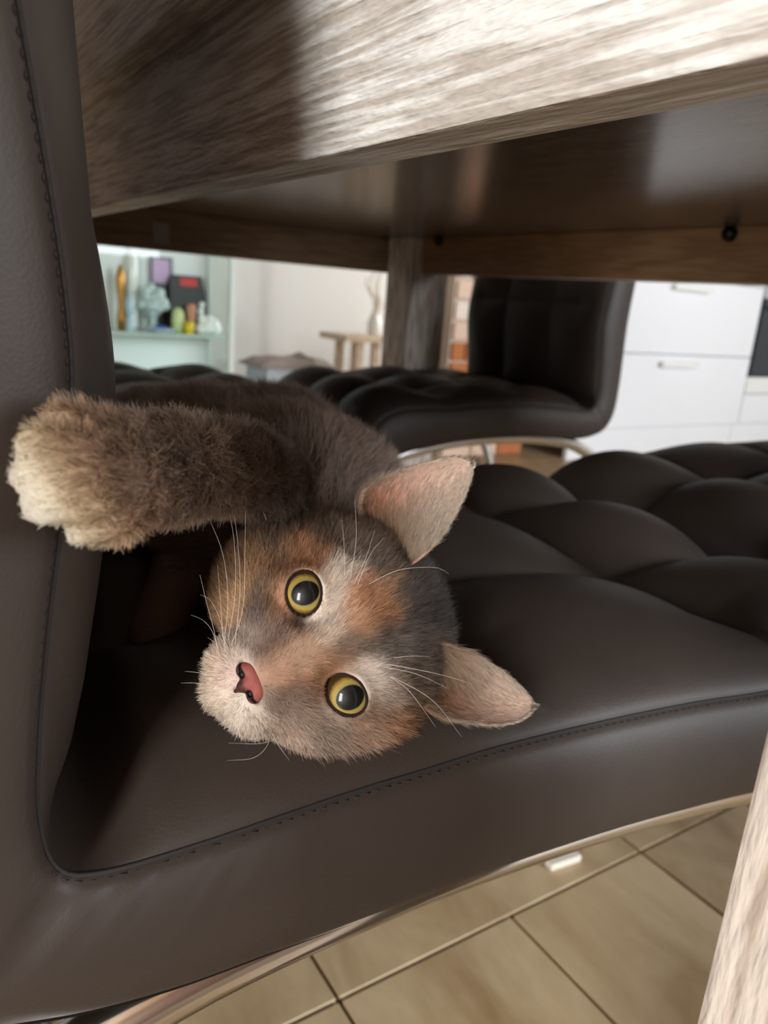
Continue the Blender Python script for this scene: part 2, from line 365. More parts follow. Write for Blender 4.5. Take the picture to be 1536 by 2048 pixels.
# ------------------------------------------------------------------ dining chair (local x forward from the seat joint)
HW = .21
def make_chair():
    root = empty('dining_chair')
    n_in = 300
    inner = spline([(-.075, .985), (-.045, .90), (-.015, .78), (.001, .671), (.009, .60), (.006, .558), (.001, .523), (-.003, .488), (-.004, .462), (.0, .444), (.012, .438),
                    (.043, .439), (.095, .444), (.129, .446), (.161, .448), (.213, .448), (.27, .446), (.325, .442), (.38, .442), (.43, .438), (.466, .420), (.478, .388)], n_in)
    outer = spline([(-.12, .972), (-.098, .90), (-.072, .78), (-.060, .671), (-.056, .60), (-.058, .54), (-.06, .48), (-.056, .43), (-.038, .400), (-.007, .387),
                    (.03, .382), (.07, .383), (.122, .385), (.168, .387), (.225, .387), (.27, .385), (.323, .381), (.38, .372), (.43, .362), (.46, .360), (.473, .368)], n_in)
    s = np.concatenate([[0], np.cumsum(np.linalg.norm(np.diff(inner, axis=0), axis=1))])
    j = int(np.argmin(np.abs(inner[:, 0] - .004) + np.abs(inner[:, 1] - .441)))
    arc = s - s[j]                                                         # <0 backrest, >0 seat
    T = np.gradient(inner, axis=0); T /= np.linalg.norm(T, axis=1)[:, None]
    nrm = np.stack([-T[:, 1], T[:, 0]], 1)                                 # towards the sitter
    k = np.ones(9) / 9                                                     # soften the normals across the joint
    nrm = np.stack([np.convolve(np.pad(nrm[:, c], 4, 'edge'), k, 'valid') for c in range(2)], 1)
    nrm /= np.linalg.norm(nrm, axis=1)[:, None]
    hw = HW + 0 * arc - np.clip((-arc - .25) / .3, 0, 1) * .01
    # cells along the arc: seat lines at .115 .255 .395, end .57; back lines every .14
    lines = np.array([-.70, -.57, -.38, -.19, 0.0, .17, .345, arc[-1] + .001])
    lines[0] = arc[0] - .001
    def cell(x, ls):
        i = np.clip(np.searchsorted(ls, x, side='right') - 1, 0, len(ls) - 2)
        return (x - ls[i]) / (ls[i + 1] - ls[i])
    nv = 151
    v = np.sin(np.linspace(-1, 1, nv) * np.pi / 2 * .92) / math.sin(np.pi / 2 * .92)
    ca = cell(arc, lines); cv = cell(v * 1.0, np.array([-1.0001, -.3333, .3333, 1.0001]))
    pa = np.abs(np.sin(np.pi * ca)) ** .55; pv = np.abs(np.sin(np.pi * cv)) ** .55
    edge = np.clip((np.abs(v) - .72) / .2, 0, 1)[None, :] * np.where(arc < 0, .9, .85)[:, None]
    pae = pa[:, None] * (1 - edge) + (.92 * np.clip(np.abs(arc) / .05, 0, 1) ** .5)[:, None] * edge
    puff = np.where(arc < 0, .018, np.where(arc > .345, .029, .025))[:, None] * pae * pv[None, :]
    soft = .004 * (1 - np.abs(v) ** 8)[None, :]
    h = puff + soft
    h[:, :] *= np.clip(np.abs(arc) / .03, .25, 1)[:, None]
    V = np.zeros((n_in, nv, 3))
    V[:, :, 0] = inner[:, 0, None] + nrm[:, 0, None] * h
    V[:, :, 2] = inner[:, 1, None] + nrm[:, 1, None] * h
    V[:, :, 1] = hw[:, None] * v[None, :]
    def grid_faces(a, b, flip=False):
        I = np.arange((a - 1) * (b - 1)); r = I // (b - 1); c = I % (b - 1)
        f = np.stack([r * b + c, r * b + c + 1, (r + 1) * b + c + 1, (r + 1) * b + c], 1)
        return f[:, ::-1] if flip else f
    mesh_obj('quilted_cover', V.reshape(-1, 3), grid_faces(n_in, nv, True), M['leather'], root)
    # side panels, slightly puffed, gathered at the joint
    nk = 30
    kk = np.linspace(0, 1, nk)
    for sd in (-1, 1):
        P = inner[:, None, :] * (1 - kk)[None, :, None] + outer[:, None, :] * kk[None, :, None]
        bul = .010 * np.sin(np.pi * np.clip(kk * 1.05, 0, 1)) ** .5
        y = (hw[:, None] + bul[None, :] - .002 * (kk > .97)[None, :])
        dist = np.linalg.norm(P - inner[:, None, :], axis=2)
        gather = np.exp(-((arc - .035) / .035) ** 2)[:, None] * np.exp(-dist / .016) * .0013 * np.sin(arc * 620 + 1.5 * np.sin(arc * 170))[:, None]
        fine = np.exp(-dist / .008) * .0004 * np.sin(arc * 900)[:, None] * np.clip((arc > 0), 0, 1)[:, None]
        # diagonal crease running from the joint to the outer corner
        jx = inner[j]; cx = np.array([-.055, .375])
        dv = (cx - jx) / np.linalg.norm(cx - jx); rel = P - jx
        al = rel @ dv; pe = rel @ np.array([-dv[1], dv[0]])
        crease = -.0035 * np.exp(-(pe / .006) ** 2) * np.clip(al / .01, 0, 1) * np.exp(-np.clip(al, 0, 1) / .05)
        y = y + gather + fine + crease
        Q = np.stack([P[:, :, 0], sd * y, P[:, :, 1]], 2)
        mesh_obj('side_panel', Q.reshape(-1, 3), grid_faces(n_in, nk, sd > 0), M['leather'], root)
    # outer shell with closed top and front
    nb = 13; vb = np.linspace(-1, 1, nb)
    B = np.zeros((n_in, nb, 3)); B[:, :, 0] = outer[:, 0, None] ; B[:, :, 2] = outer[:, 1, None]; B[:, :, 1] = hw[:, None] * vb[None, :] * .999
    B[:, :, 0] += (-.006 * (arc < -.1)[:, None] * (1 - vb ** 6)[None, :])
    mesh_obj('back_shell', B.reshape(-1, 3), grid_faces(n_in, nb), M['leather'], root)
    for idx, nm in ((0, 'top_edge'), (n_in - 1, 'front_edge')):
        a_, b_ = inner[idx], outer[idx]; mid = (a_ + b_) / 2; out = (a_ - inner[idx + (5 if idx == 0 else -5)]); out /= np.linalg.norm(out)
        arcp = np.array([a_ * (1 - t) + b_ * t + out * .014 * math.sin(math.pi * t) for t in np.linspace(0, 1, 9)])
        E_ = np.zeros((9, 21, 3)); ve = np.linspace(-1, 1, 21)
        E_[:, :, 0] = arcp[:, 0, None]; E_[:, :, 2] = arcp[:, 1, None]; E_[:, :, 1] = hw[idx] * ve[None, :]
        mesh_obj(nm, E_.reshape(-1, 3), grid_faces(9, 21, idx != 0), M['leather'], root)
    # stitched seams: a thin cord lying in the seam and tiny stitches
    for sd in (-1, 1):
        path = np.stack([inner[:, 0], sd * (hw + .0002), inner[:, 1]], 1)
        so = tube('seam', path, .0009, M['stitch'], root, 6)
        Vs, Fs = [], []
        L = s[-1]; q = 0.01; nb_ = 0
        while q < L:
            c = np.array([np.interp(q, s, path[:, i]) for i in range(3)]); d_ = np.array([np.interp(q + .0024, s, path[:, i]) for i in range(3)])
            off = np.array([np.interp(q, s, nrm[:, 0]), 0, np.interp(q, s, nrm[:, 1])])
            tv, tf = tube_geo([c - off * .0012 + [0, sd * .0012, 0], (c + d_) / 2 - off * .0010 + [0, sd * .0019, 0], d_ - off * .0012 + [0, sd * .0012, 0]], .00035, 4)
            Fs += [tuple(i + nb_ for i in f) for f in tf]; nb_ += len(tv)
            Vs.append(tv); q += .0042
        st = mesh_obj('stitching', np.vstack(Vs), Fs, M['stitch'], so); st['kind'] = 'stuff'
    # chrome frame: two arched tubes with floor runners and two cross bars
    yt = HW - .011
    for sd in (-1, 1):
        pth = spline([(.44, sd * yt, .356), (.39, sd * yt, .369), (.323, sd * yt, .381), (.225, sd * yt, .387), (.122, sd * yt, .384), (.03, sd * yt, .369), (-.035, sd * yt, .333), (-.085, sd * yt, .26),
                      (-.11, sd * yt, .16), (-.11, sd * yt, .07), (-.09, sd * yt, .025), (-.05, sd * yt, .0125), (.05, sd * yt, .0125), (.14, sd * yt, .0125), (.22, sd * yt, .0125)], 90)
        tube('frame_tube', pth, .0112, M['chrome'], root, 14)
    tube('cross_bar', [(.435, -yt, .357), (.435, 0, .357), (.435, yt, .357)], .011, M['chrome'], root, 12)
    tube('cross_bar', [(-.109, -yt, .12), (-.109, 0, .12), (-.109, yt, .12)], .010, M['chrome'], root, 12)
    tube('cross_bar', [(.0, -yt, .0125), (.0, 0, .0125), (.0, yt, .0125)], .0115, M['chrome'], root, 12)
    for sd in (-1, 1):
        box('support_plate', (.10, sd * .10 - .016, .368), (.34, sd * .10 + .016, .380), M['screw'], root, .002)
    for yy in (-yt, yt):
        bm = bmesh.new(); box_bm(bm, (.19, yy - .014, 0), (.22, yy + .014, .005), .001, 1); bm_obj('floor_glide', bm, M['white_plastic'], root)
    return root
chair = make_chair()
chair.location = (.050, .415, 0); chair.rotation_euler = (0, 0, -math.radians(5.5))
tag(chair, 'dark taupe quilted leather dining chair that the cat is lying on', 'chair', 'quilted chairs around the dining table')
c2 = copy_tree(chair); c2.location = (.062, 1.205, 0); c2.rotation_euler = (0, 0, .03)
c2['label'] = "taupe quilted dining chair beside the cat's chair on the same table side"
c3 = copy_tree(chair); c3.location = (1.085, .395, 0); c3.rotation_euler = (0, 0, math.pi)
c3['label'] = "quilted dining chair across the table facing the cat's chair seat"
c4 = copy_tree(chair); c4.location = (1.135, 1.207, 0); c4.rotation_euler = (0, 0, math.pi - .05)
c4['label'] = 'quilted dining chair with its back towards the white kitchen drawers'

# ------------------------------------------------------------------ kitchen
KY = 2.226
cab = empty('drawer_cabinet', (3.02, KY + .3, 0))
tag(cab, 'white lacquered kitchen drawer cabinet with bar handles', 'cabinet')
def part_at(root, name, lo, hi, mat, bevel=0.0, parent=None):
    l = root.location
    o = box(name, (lo[0] - l[0], lo[1] - l[1], lo[2] - l[2]), (hi[0] - l[0], hi[1] - l[1], hi[2] - l[2]), mat, parent or root, bevel)
    return o
KX0, KX1 = 2.42, 3.575
part_at(cab, 'carcass', (KX0, KY + .021, .134), (KX1, KY + .6, .87), M['kitchen_in'])
part_at(cab, 'plinth', (KX0, KY + .03, 0), (KX1, KY + .05, .132), M['kitchen'])
for z0, z1, hz in ((.136, .458, .421), (.464, .786, .752), (.792, .866, None)):
    d_ = part_at(cab, 'drawer', (KX0 + .002, KY, z0), (KX1 - .002, KY + .02, z1), M['kitchen'], .002)
    if hz:
        hb = bmesh.new(); l = cab.location
        box_bm(hb, (2.88 - l[0], KY - .032 - l[1], hz - .014), (3.135 - l[0], KY - .022 - l[1], hz + .014), .003)
        box_bm(hb, (2.89 - l[0], KY - .022 - l[1], hz - .006), (2.91 - l[0], KY + .0 - l[1], hz + .006))
        box_bm(hb, (3.105 - l[0], KY - .022 - l[1], hz - .006), (3.125 - l[0], KY + .0 - l[1], hz + .006))
        bm_obj('handle', hb, M['white_gloss'], d_)
ovn = empty('oven_cabinet', (3.88, KY + .3, 0))
tag(ovn, 'white kitchen cabinet with black glass built-in oven', 'oven')
part_at(ovn, 'carcass', (3.58, KY + .021, .134), (4.18, KY + .6, .87), M['kitchen_in'])
part_at(ovn, 'plinth', (3.58, KY + .03, 0), (4.18, KY + .05, .132), M['kitchen'])
part_at(ovn, 'lower_panel', (3.582, KY, .136), (4.178, KY + .02, .280), M['kitchen'], .002)
part_at(ovn, 'steel_panel', (3.582, KY - .004, .284), (4.178, KY + .02, .366), M['white_gloss'], .006)
od = part_at(ovn, 'oven_door', (3.590, KY - .006, .370), (4.170, KY + .02, .74), M['oven'], .003)
part_at(ovn, 'control_panel', (3.590, KY - .004, .745), (4.170, KY + .02, .865), M['steel'], .003)
tb, tf = tube_geo([(3.66 - 3.88, -.345, .70), (3.88 - 3.88, -.345, .70), (4.10 - 3.88, -.345, .70)], .009, 12)
mesh_obj('oven_handle', tb, tf, M['steel'], od)
wt = box('worktop', (KX0 - .02, KY - .02, .872), (4.2, KY + .62, .91), M['counter'], None, .003)
tag(wt, 'grey stone kitchen worktop on the white cabinets', 'worktop')

# brick-clad pillar at the end of the kitchen wall
pil = box('trim_1', (1.86, 2.42, 0), (2.30, 2.90, ZC), plain('pale_mortar', lin(214, 196, 176), .9)); struct(pil, 'mortar core of the rustic brick pillar beside the kitchen')
bm_mats = [plain('brick_peach', lin(226, 196, 172), .85, bump=.5, bscale=25), plain('brick_orange', lin(186, 112, 66), .85, bump=.5, bscale=25), plain('brick_cream', lin(236, 220, 204), .85, bump=.5, bscale=25), plain('brick_rose', lin(206, 160, 140), .85, bump=.5, bscale=25)]
pat = [0, 2, 0, 3, 0, 1, 2, 0, 2, 1]
for r in range(13):
    z0 = .004 + r * .078
    xs = [1.862, 2.01, 2.155, 2.298] if r % 2 == 0 else [1.862, 1.93, 2.08, 2.225, 2.298]
    for i in range(len(xs) - 1):
        m = bm_mats[pat[(r * 3 + i * 2 + r // 2) % 10]]
        if r in (4, 5) and i == 0: m = bm_mats[1]
        if r >= 6 and i == 0: m = bm_mats[2 if r % 2 else 0]
        if r < 3 and i == len(xs) - 2: m = bm_mats[1]
        box('brick', (xs[i] + .004, 2.402, z0), (xs[i + 1] - .004, 2.4195, z0 + .069), m, pil, .004, 1)
# skirting
sk = box('baseboard_back', (1.0, YB - .015, 0), (XR, YB, .07), M['skirting']); struct(sk, 'white skirting board along the back wall')

# ------------------------------------------------------------------ glass display cabinet
CX0, CX1, CY0, CY1 = .62, 1.60, 3.98, 4.36
gc = empty('display_cabinet', ((CX0 + CX1) / 2, (CY0 + CY1) / 2, 0))
tag(gc, 'pale green glass display cabinet full of ornaments by the wall', 'cabinet')
part_at(gc, 'base', (CX0, CY0, 0), (CX1, CY1, .10), M['cab_frame'], .003)
part_at(gc, 'back_panel', (CX0, CY1 - .012, .10), (CX1, CY1, 1.70), M['cab_back'])
part_at(gc, 'top', (CX0, CY0, 1.70), (CX1, CY1, 1.74), M['cab_frame'], .003)
for x in (CX0, CX1 - .03): 
    for y in (CY0, CY1 - .042): part_at(gc, 'frame_post', (x, y, .10), (x + .03, y + .03, 1.70), M['cab_frame'], .003)
SH = .345
for z in (SH, .98, 1.36): part_at(gc, 'glass_shelf', (CX0 + .008, CY0 + .035, z - .012), (CX1 - .008, CY1 - .014, z), M['glass'] if z != SH else plain('frosted_shelf_glass', lin(200, 222, 214), .2))
part_at(gc, 'door_glass', (CX0 + .032, CY0 + .008, .104), (CX1 - .032, CY0 + .012, 1.696), M['glass'])
part_at(gc, 'side_glass', (CX1 - .012, CY0 + .032, .104), (CX1 - .008, CY1 - .044, 1.696), M['glass'])
part_at(gc, 'side_glass', (CX0 + .008, CY0 + .032, .104), (CX0 + .012, CY1 - .044, 1.696), M['glass'])

def put(px, py, y):
    q = on_y(px, py, y); return q
GRP = None
def lathe_thing(name, px, y, prof, mat, label, cat, z=SH):
    q = on_y(px, 660, y)
    o = lathe(name, prof, mat, None, 20, (q[0], y, z)); tag(o, label, cat); return o
# items on the shelf
q = on_y(266, 560, 4.16)
lathe_thing('bottle', 266, 4.28, [(.024, 0), (.027, .02), (.027, .11), (.022, .16), (.024, .20), (.028, .24), (.028, .36), (.018, .385), (.012, .41), (.012, .425)], M['white_gloss'], 'tall white porcelain bottle on the cabinet shelf', 'bottle')
lathe_thing('jar', 261, 4.07, [(.018, 0), (.022, .01), (.022, .06), (.014, .07), (.014, .09), (.020, .10), (.020, .16), (.010, .17), (.010, .18)], M['pale_blue'], 'small pale blue jar in front of the white bottle', 'jar')
lathe_thing('ornament', 243, 4.22, [(.020, 0), (.024, .05), (.016, .12), (.022, .20), (.026, .26), (.014, .31), (.004, .33)], M['gold'], 'small gold ornament beside the tall white bottle', 'ornament')
q = on_y(322, 560, 4.30)
fr = empty('picture_frame', (q[0], 4.29, SH)); tag(fr, 'black framed violet picture standing at the cabinet back', 'picture frame')
for lo, hi in (((-.058, 0, .0), (-.048, .012, .385)), ((.048, 0, .0), (.058, .012, .385)), ((-.048, 0, .375), (.048, .012, .385)), ((-.048, 0, .24), (.048, .012, .25))): box('frame_bar', lo, hi, M['black_frame'], fr)
box('picture', (-.0478, .004, .2505), (.0478, .010, .3745), M['purple'], fr)
box('stand', (-.0478, .004, .0), (.0478, .010, .2395), M['black_frame'], fr)
q = on_y(376, 575, 4.24)
bb = empty('gift_box', (q[0], 4.235, SH)); tag(bb, 'black gift box with a red printed strip', 'box')
bm = bmesh.new()
bmv = [bm.verts.new(v) for v in [(-.10, 0, 0), (.10, 0, 0), (.10, 0, .20), (.075, 0, .30), (-.08, 0, .30), (-.10, 0, .27), (-.10, .05, 0), (.10, .05, 0), (.10, .05, .20), (.075, .05, .30), (-.08, .05, .30), (-.10, .05, .27)]]
bm.faces.new(bmv[:6]); bm.faces.new(bmv[6:][::-1])
for i in range(6): bm.faces.new([bmv[i], bmv[6 + i], bmv[6 + (i + 1) % 6], bmv[(i + 1) % 6]])
bmesh.ops.recalc_face_normals(bm, faces=bm.faces); bm_obj('box_body', bm, M['black_box'], bb)
box('red_strip', (-.045, -.002, .245), (.05, -.0002, .285), M['red_print'], bb)
def lump(name, loc, balls, mat, label, cat, parent=None):
    bm = bmesh.new()
    for (x, y, z, r) in balls:
        rr = bmesh.ops.create_icosphere(bm, subdivisions=2, radius=r); bmesh.ops.translate(bm, vec=(x, y, z), verts=rr['verts'])
    o = bm_obj(name, bm, mat, parent, True); o.location = loc
    md = o.modifiers.new('r', 'REMESH'); md.mode = 'VOXEL'; md.voxel_size = .006; md.use_smooth_shade = True
    tag(o, label, cat); return o
q = on_y(312, 600, 4.12)
fig = [(0, 0, .012, .03), (0, 0, .05, .022)]
for i in range(26):
    a = i * 2.4; r = .075 * math.sqrt((i + .5) / 26); fig.append((r * math.cos(a), .5 * r * math.sin(a) - .0, .16 + .07 * math.sin(i * 1.7) * (1 - r / .12), .034 - r * .12))
fig += [(0, 0, .09, .03)]
lump('figurine', (q[0], 4.175, SH), fig, M['crystal'], 'pale crystal flower figurine on the cabinet shelf', 'figurine')
q = on_y(322, 655, 4.06)
lathe('dish', [(.03, 0), (.05, .004), (.085, .02), (.09, .026), (.082, .024), (.045, .012), (.002, .010)], M['pale_blue'], None, 28, (q[0], 4.055, SH))
tag(bpy.data.objects['dish'], 'shallow pale dish below the crystal figurine', 'dish')
lump('ornament', (on_y(320, 652, 4.055)[0], 4.055, SH + .0125), [(-.02, 0, .012, .014), (0, 0, .014, .016), (.022, 0, .012, .014)], M['blue'], 'bright blue glass ornament lying in the pale dish', 'ornament')
lathe_thing('cup', 378, 4.08, [(.018, 0), (.022, .004), (.026, .03), (.027, .062), (.025, .062), (.022, .02), (.002, .01)], M['yellow'], 'small yellow cup beside the white bird figurine', 'cup')
lathe_thing('ornament', 356, 4.14, [(.02, 0), (.03, .01), (.034, .06), (.03, .10), (.022, .12), (.010, .13)], M['lime'], 'pale lime round pot behind the yellow cup', 'pot')
lathe_thing('ornament', 382, 4.17, [(.018, 0), (.024, .01), (.020, .07), (.026, .11), (.026, .14), (.014, .155)], M['terracotta'], 'small terracotta vase behind the yellow cup', 'vase')
q = on_y(414, 640, 4.10)
lump('figurine', (q[0], 4.10, SH), [(-.03, 0, .03, .032), (0, 0, .04, .042), (.035, 0, .05, .04), (.05, 0, .03, .034), (-.03, 0, .08, .022), (-.035, 0, .12, .018), (-.03, 0, .155, .016), (.01, 0, .075, .03)], M['white_gloss'], 'white porcelain bird figurine at the shelf end', 'figurine')

# ------------------------------------------------------------------ things along the back wall
q = on_y(715, 672, 4.2)
bn = empty('side_bench', (q[0] + .02, 4.2, 0)); tag(bn, 'beige wooden bench along the white wall', 'bench')
zt = q[2] + .012
box('bench_top', (-.20, -.17, zt - .04), (.50, .17, zt), M['bench'], bn, .004)
for x in (-.10, .02, .17, .42):
    for y in (-.14, .10): box('leg', (x, y, 0), (x + .045, y + .04, zt - .041), M['bench'], bn, .002)
q = on_y(580, 715, 4.1)
fb = empty('pet_bed', (q[0], 4.12, 0)); tag(fb, 'grey mottled pet bed on a pale blue box by the white wall', 'pet bed')
ztop = q[2] + .01
box('box', (-.20, -.15, 0), (.16, .15, ztop - .062), M['fabric_blue'], fb, .01)
bm = bmesh.new(); bmesh.ops.create_grid(bm, x_segments=40, y_segments=24, size=.5)
for v_ in bm.verts:
    x, y = v_.co.x * .50, v_.co.y * .34
    e = max(0, 1 - abs(v_.co.x * 2) ** 4) ** .5 * max(0, 1 - abs(v_.co.y * 2) ** 4) ** .5
    v_.co = (x, y, ztop - .06 + .05 * e + .012 * math.sin(x * 23) * math.sin(y * 31) * e + (.02 * math.exp(-((x - .10) / .03) ** 2) * e))
r = bmesh.ops.extrude_face_region(bm, geom=list(bm.faces))
for v_ in [g for g in r['geom'] if isinstance(g, bmesh.types.BMVert)]: v_.co.z = ztop - .0615
bmesh.ops.recalc_face_normals(bm, faces=bm.faces)
bm_obj('blanket', bm, M['cushion'], fb, True)
q = on_y(752, 600, 4.2)
br = empty('curly_branch', (q[0], 4.2, zt)); tag(br, 'white curly branch decoration standing on the beige bench', 'decoration')
for i in range(7):
    a0 = i * .9; t = np.linspace(0, 1, 40)
    p = np.stack([.05 * t * math.cos(a0) + .028 * np.sin(t * 9 + i) * t, .03 * t * math.sin(a0) + .02 * np.cos(t * 8 + i * 2) * t, (.20 + .05 * i) * t], 1)
    tube('twig', p, np.linspace(.009, .004, 40), M['branch'], br, 6)
lathe('vase', [(.035, 0), (.045, .02), (.045, .08), (.03, .11), (.026, .125)], M['white_gloss'], br, 20)

cl = box('loose_glide', (-.022, -.006, 0), (.022, .006, .009), M['white_plastic'], None, .002)  # stands for a chair's floor glide, set apart from the frame
cl.location = (.61, .485, 0); cl.rotation_euler = (0, 0, -.1); tag(cl, "small white plastic chair glide placed loose on the beige floor tiles", 'clip')

# ------------------------------------------------------------------ the cat: head frame in centimetres (s towards the lower eye, u towards the ears, w towards the viewer)
HO = W(650, 1287, .275)
HF = CAM - HO; HF /= np.linalg.norm(HF)
HR = RW @ np.array([.394, -.919, 0.0]); HR -= (HR @ HF) * HF; HR /= np.linalg.norm(HR)
HU = np.cross(HF, HR)
if HU @ (RW @ np.array([.919, .394, 0.0])) < 0: HU = -HU
HM = np.stack([HR, HU, HF])                                                # world -> local rows
def loc_(p): return (HM @ (np.asarray(p, float) - HO)) * 100
def glob(q): return HO + (np.asarray(q, float) / 100) @ HM
def P(px, py, depth): return loc_(W(px, py, depth))
def G(x, y, z): return loc_((x, y, z))

def sd_ell(p, c, r):
    c = np.asarray(c); r = np.asarray(r)
    q = (p - c) / r; k0 = np.sqrt((q ** 2).sum(-1)); k1 = np.sqrt((((p - c) / r ** 2) ** 2).sum(-1))
    return k0 * (k0 - 1) / np.maximum(k1, 1e-6)
def sd_sph(p, c, r): return np.sqrt(((p - np.asarray(c)) ** 2).sum(-1)) - r
def sd_cap(p, a, b, ra, rb):
    a = np.asarray(a, float); b = np.asarray(b, float); ab = b - a
    t = np.clip(((p - a) @ ab) / (ab @ ab), 0, 1)
    return np.sqrt(((p - a - t[..., None] * ab) ** 2).sum(-1)) - (ra + (rb - ra) * t)
def smin(a, b, k):
    h = np.clip(.5 + .5 * (b - a) / k, 0, 1)
    return b + (a - b) * h - k * h * (1 - h)
EYES = [(np.array([-2.0, 0.02, -1.0]), np.array([.919, -.394])), (np.array([2.0, -.02, -1.0]), np.array([-.919, -.394]))]
ER = .98
NS = .16                                                                   # the muzzle turns a little towards the lower side
def head_sdf(p):
    d = sd_ell(p, (-.2, .95, -4.4), (4.7, 4.35, 3.7))
    for c, r in (((-3.4, -1.0, -3.2), 1.9), ((-2.7, -2.0, -2.2), 1.45), ((2.55, -2.05, -1.9), 1.45), ((3.15, -1.0, -2.6), 1.95), ((3.1, .7, -3.0), 1.85)): d = smin(d, sd_sph(p, c, r), 1.2)
    d = smin(d, sd_ell(p, (NS, -2.75, -.6), (1.9, 1.45, 1.6)), 1.0)
    for s_ in (-1, 1): d = smin(d, sd_sph(p, (NS + s_ * .85, -3.3, .05), .88), .6)
    d = smin(d, sd_sph(p, (NS - .1, -4.0, -.5), .72), .6)
    d = smin(d, sd_cap(p, (0, 1.2, -1.15), (NS, -2.25, .62), 1.1, .78), .8)
    for s_ in (-1, 1):
        d = smin(d, sd_sph(p, (s_ * 2.0, 1.15, -1.55), 1.0), .8)
        d = smin(d, sd_sph(p, (s_ * 2.2, -1.6, -1.5), 1.15), .9)
        d = smin(d, sd_sph(p, (s_ * 1.35, -1.75, -.65), .95), .8)
    for c, ax in EYES: d = smin(d, sd_sph(p, c, 1.14), .35)
    # eye openings
    for c, ax in EYES:
        q = p - c; e1 = q[..., 0] * ax[0] + q[..., 1] * ax[1]; e2 = -q[..., 0] * ax[1] + q[..., 1] * ax[0]
        e = (np.sqrt((e1 / .87) ** 2 + (e2 / .685) ** 2) - 1) * .7
        e = np.maximum(e, -(q[..., 2] + .2))
        d = -smin(-d, e, .08)
    # mouth line under the nose
    d = -smin(-d, sd_cap(p, (NS + .1, -3.25, 1.15), (NS + .1, -3.75, .75), .10, .10), .15)
    return d
def arm_sdf(p):
    d = sd_cap(p, P(565, 985, .352), P(475, 935, .285), 1.75, 1.35)
    d = smin(d, sd_cap(p, P(475, 935, .285), P(330, 940, .205), 1.35, 1.18), .5)
    d = smin(d, sd_cap(p, P(330, 938, .205), P(205, 945, .178), 1.20, 1.18), .5)
    d = smin(d, sd_ell(p, P(205, 985, .175), (1.15, 1.1, .9)), .5)
    for (a, b, r) in (((240, 872, .180), (126, 842, .174), .40), ((185, 900, .166), (70, 888, .159), .42), ((180, 955, .164), (58, 951, .158), .43), ((190, 1012, .164), (80, 1014, .159), .42), ((245, 1045, .170), (158, 1064, .168), .36)):
        d = smin(d, sd_cap(p, P(*a), P(*b), r * .85, r), .035)
    # lower foreleg, lying on the seat against the backrest
    d2 = sd_cap(p, P(520, 1150, .40), P(370, 1130, .375), 2.0, 1.5)
    d2 = smin(d2, sd_cap(p, P(370, 1130, .375), P(310, 1270, .352), 1.4, 1.25), .5)
    for k in (-1, 0, 1): d2 = smin(d2, sd_cap(p, P(310 + 14 * k, 1270, .352), P(304 + 20 * k, 1300, .346), .5, .52), .15)
    return np.minimum(d, d2)
def low_leg(p): return np.minimum(sd_cap(p, P(520, 1150, .40), P(370, 1130, .375), 2.0, 1.5), sd_cap(p, P(370, 1130, .375), P(304, 1295, .348), 1.4, 1.5))
def body_sdf(p):
    d = sd_cap(p, (-.6, .6, -6.2), P(560, 985, .385), 3.6, 4.2)
    for xo in (-.024, .026):
        d = smin(d, sd_cap(p, G(.172 + xo, .355, .502), G(.188 + xo, .46, .503), 4.3, 4.5), 1.6)
        d = smin(d, sd_cap(p, G(.188 + xo, .46, .503), G(.180 + xo, .545, .498), 4.5, 4.0), 1.6)
    d = smin(d, sd_cap(p, G(.16, .54, .485), G(.10, .47, .475), 3.2, 2.2), 1.0)
    d = smin(d, sd_cap(p, G(.10, .47, .475), G(.085, .54, .466), 1.8, 1.2), .6)
    d = smin(d, sd_cap(p, G(.085, .54, .466), G(.09, .50, .462), 1.2, 1.3), .4)
    tail = [G(.185, .585, .475), G(.17, .602, .468), G(.13, .605, .466), G(.095, .60, .466)]
    for a, b in zip(tail[:-1], tail[1:]): d = smin(d, sd_cap(p, a, b, 1.2, 1.1), .5)
    return d
def cat_sdf(p):
    d = smin(head_sdf(p), body_sdf(p), 1.2)
    return smin(d, arm_sdf(p), .7)
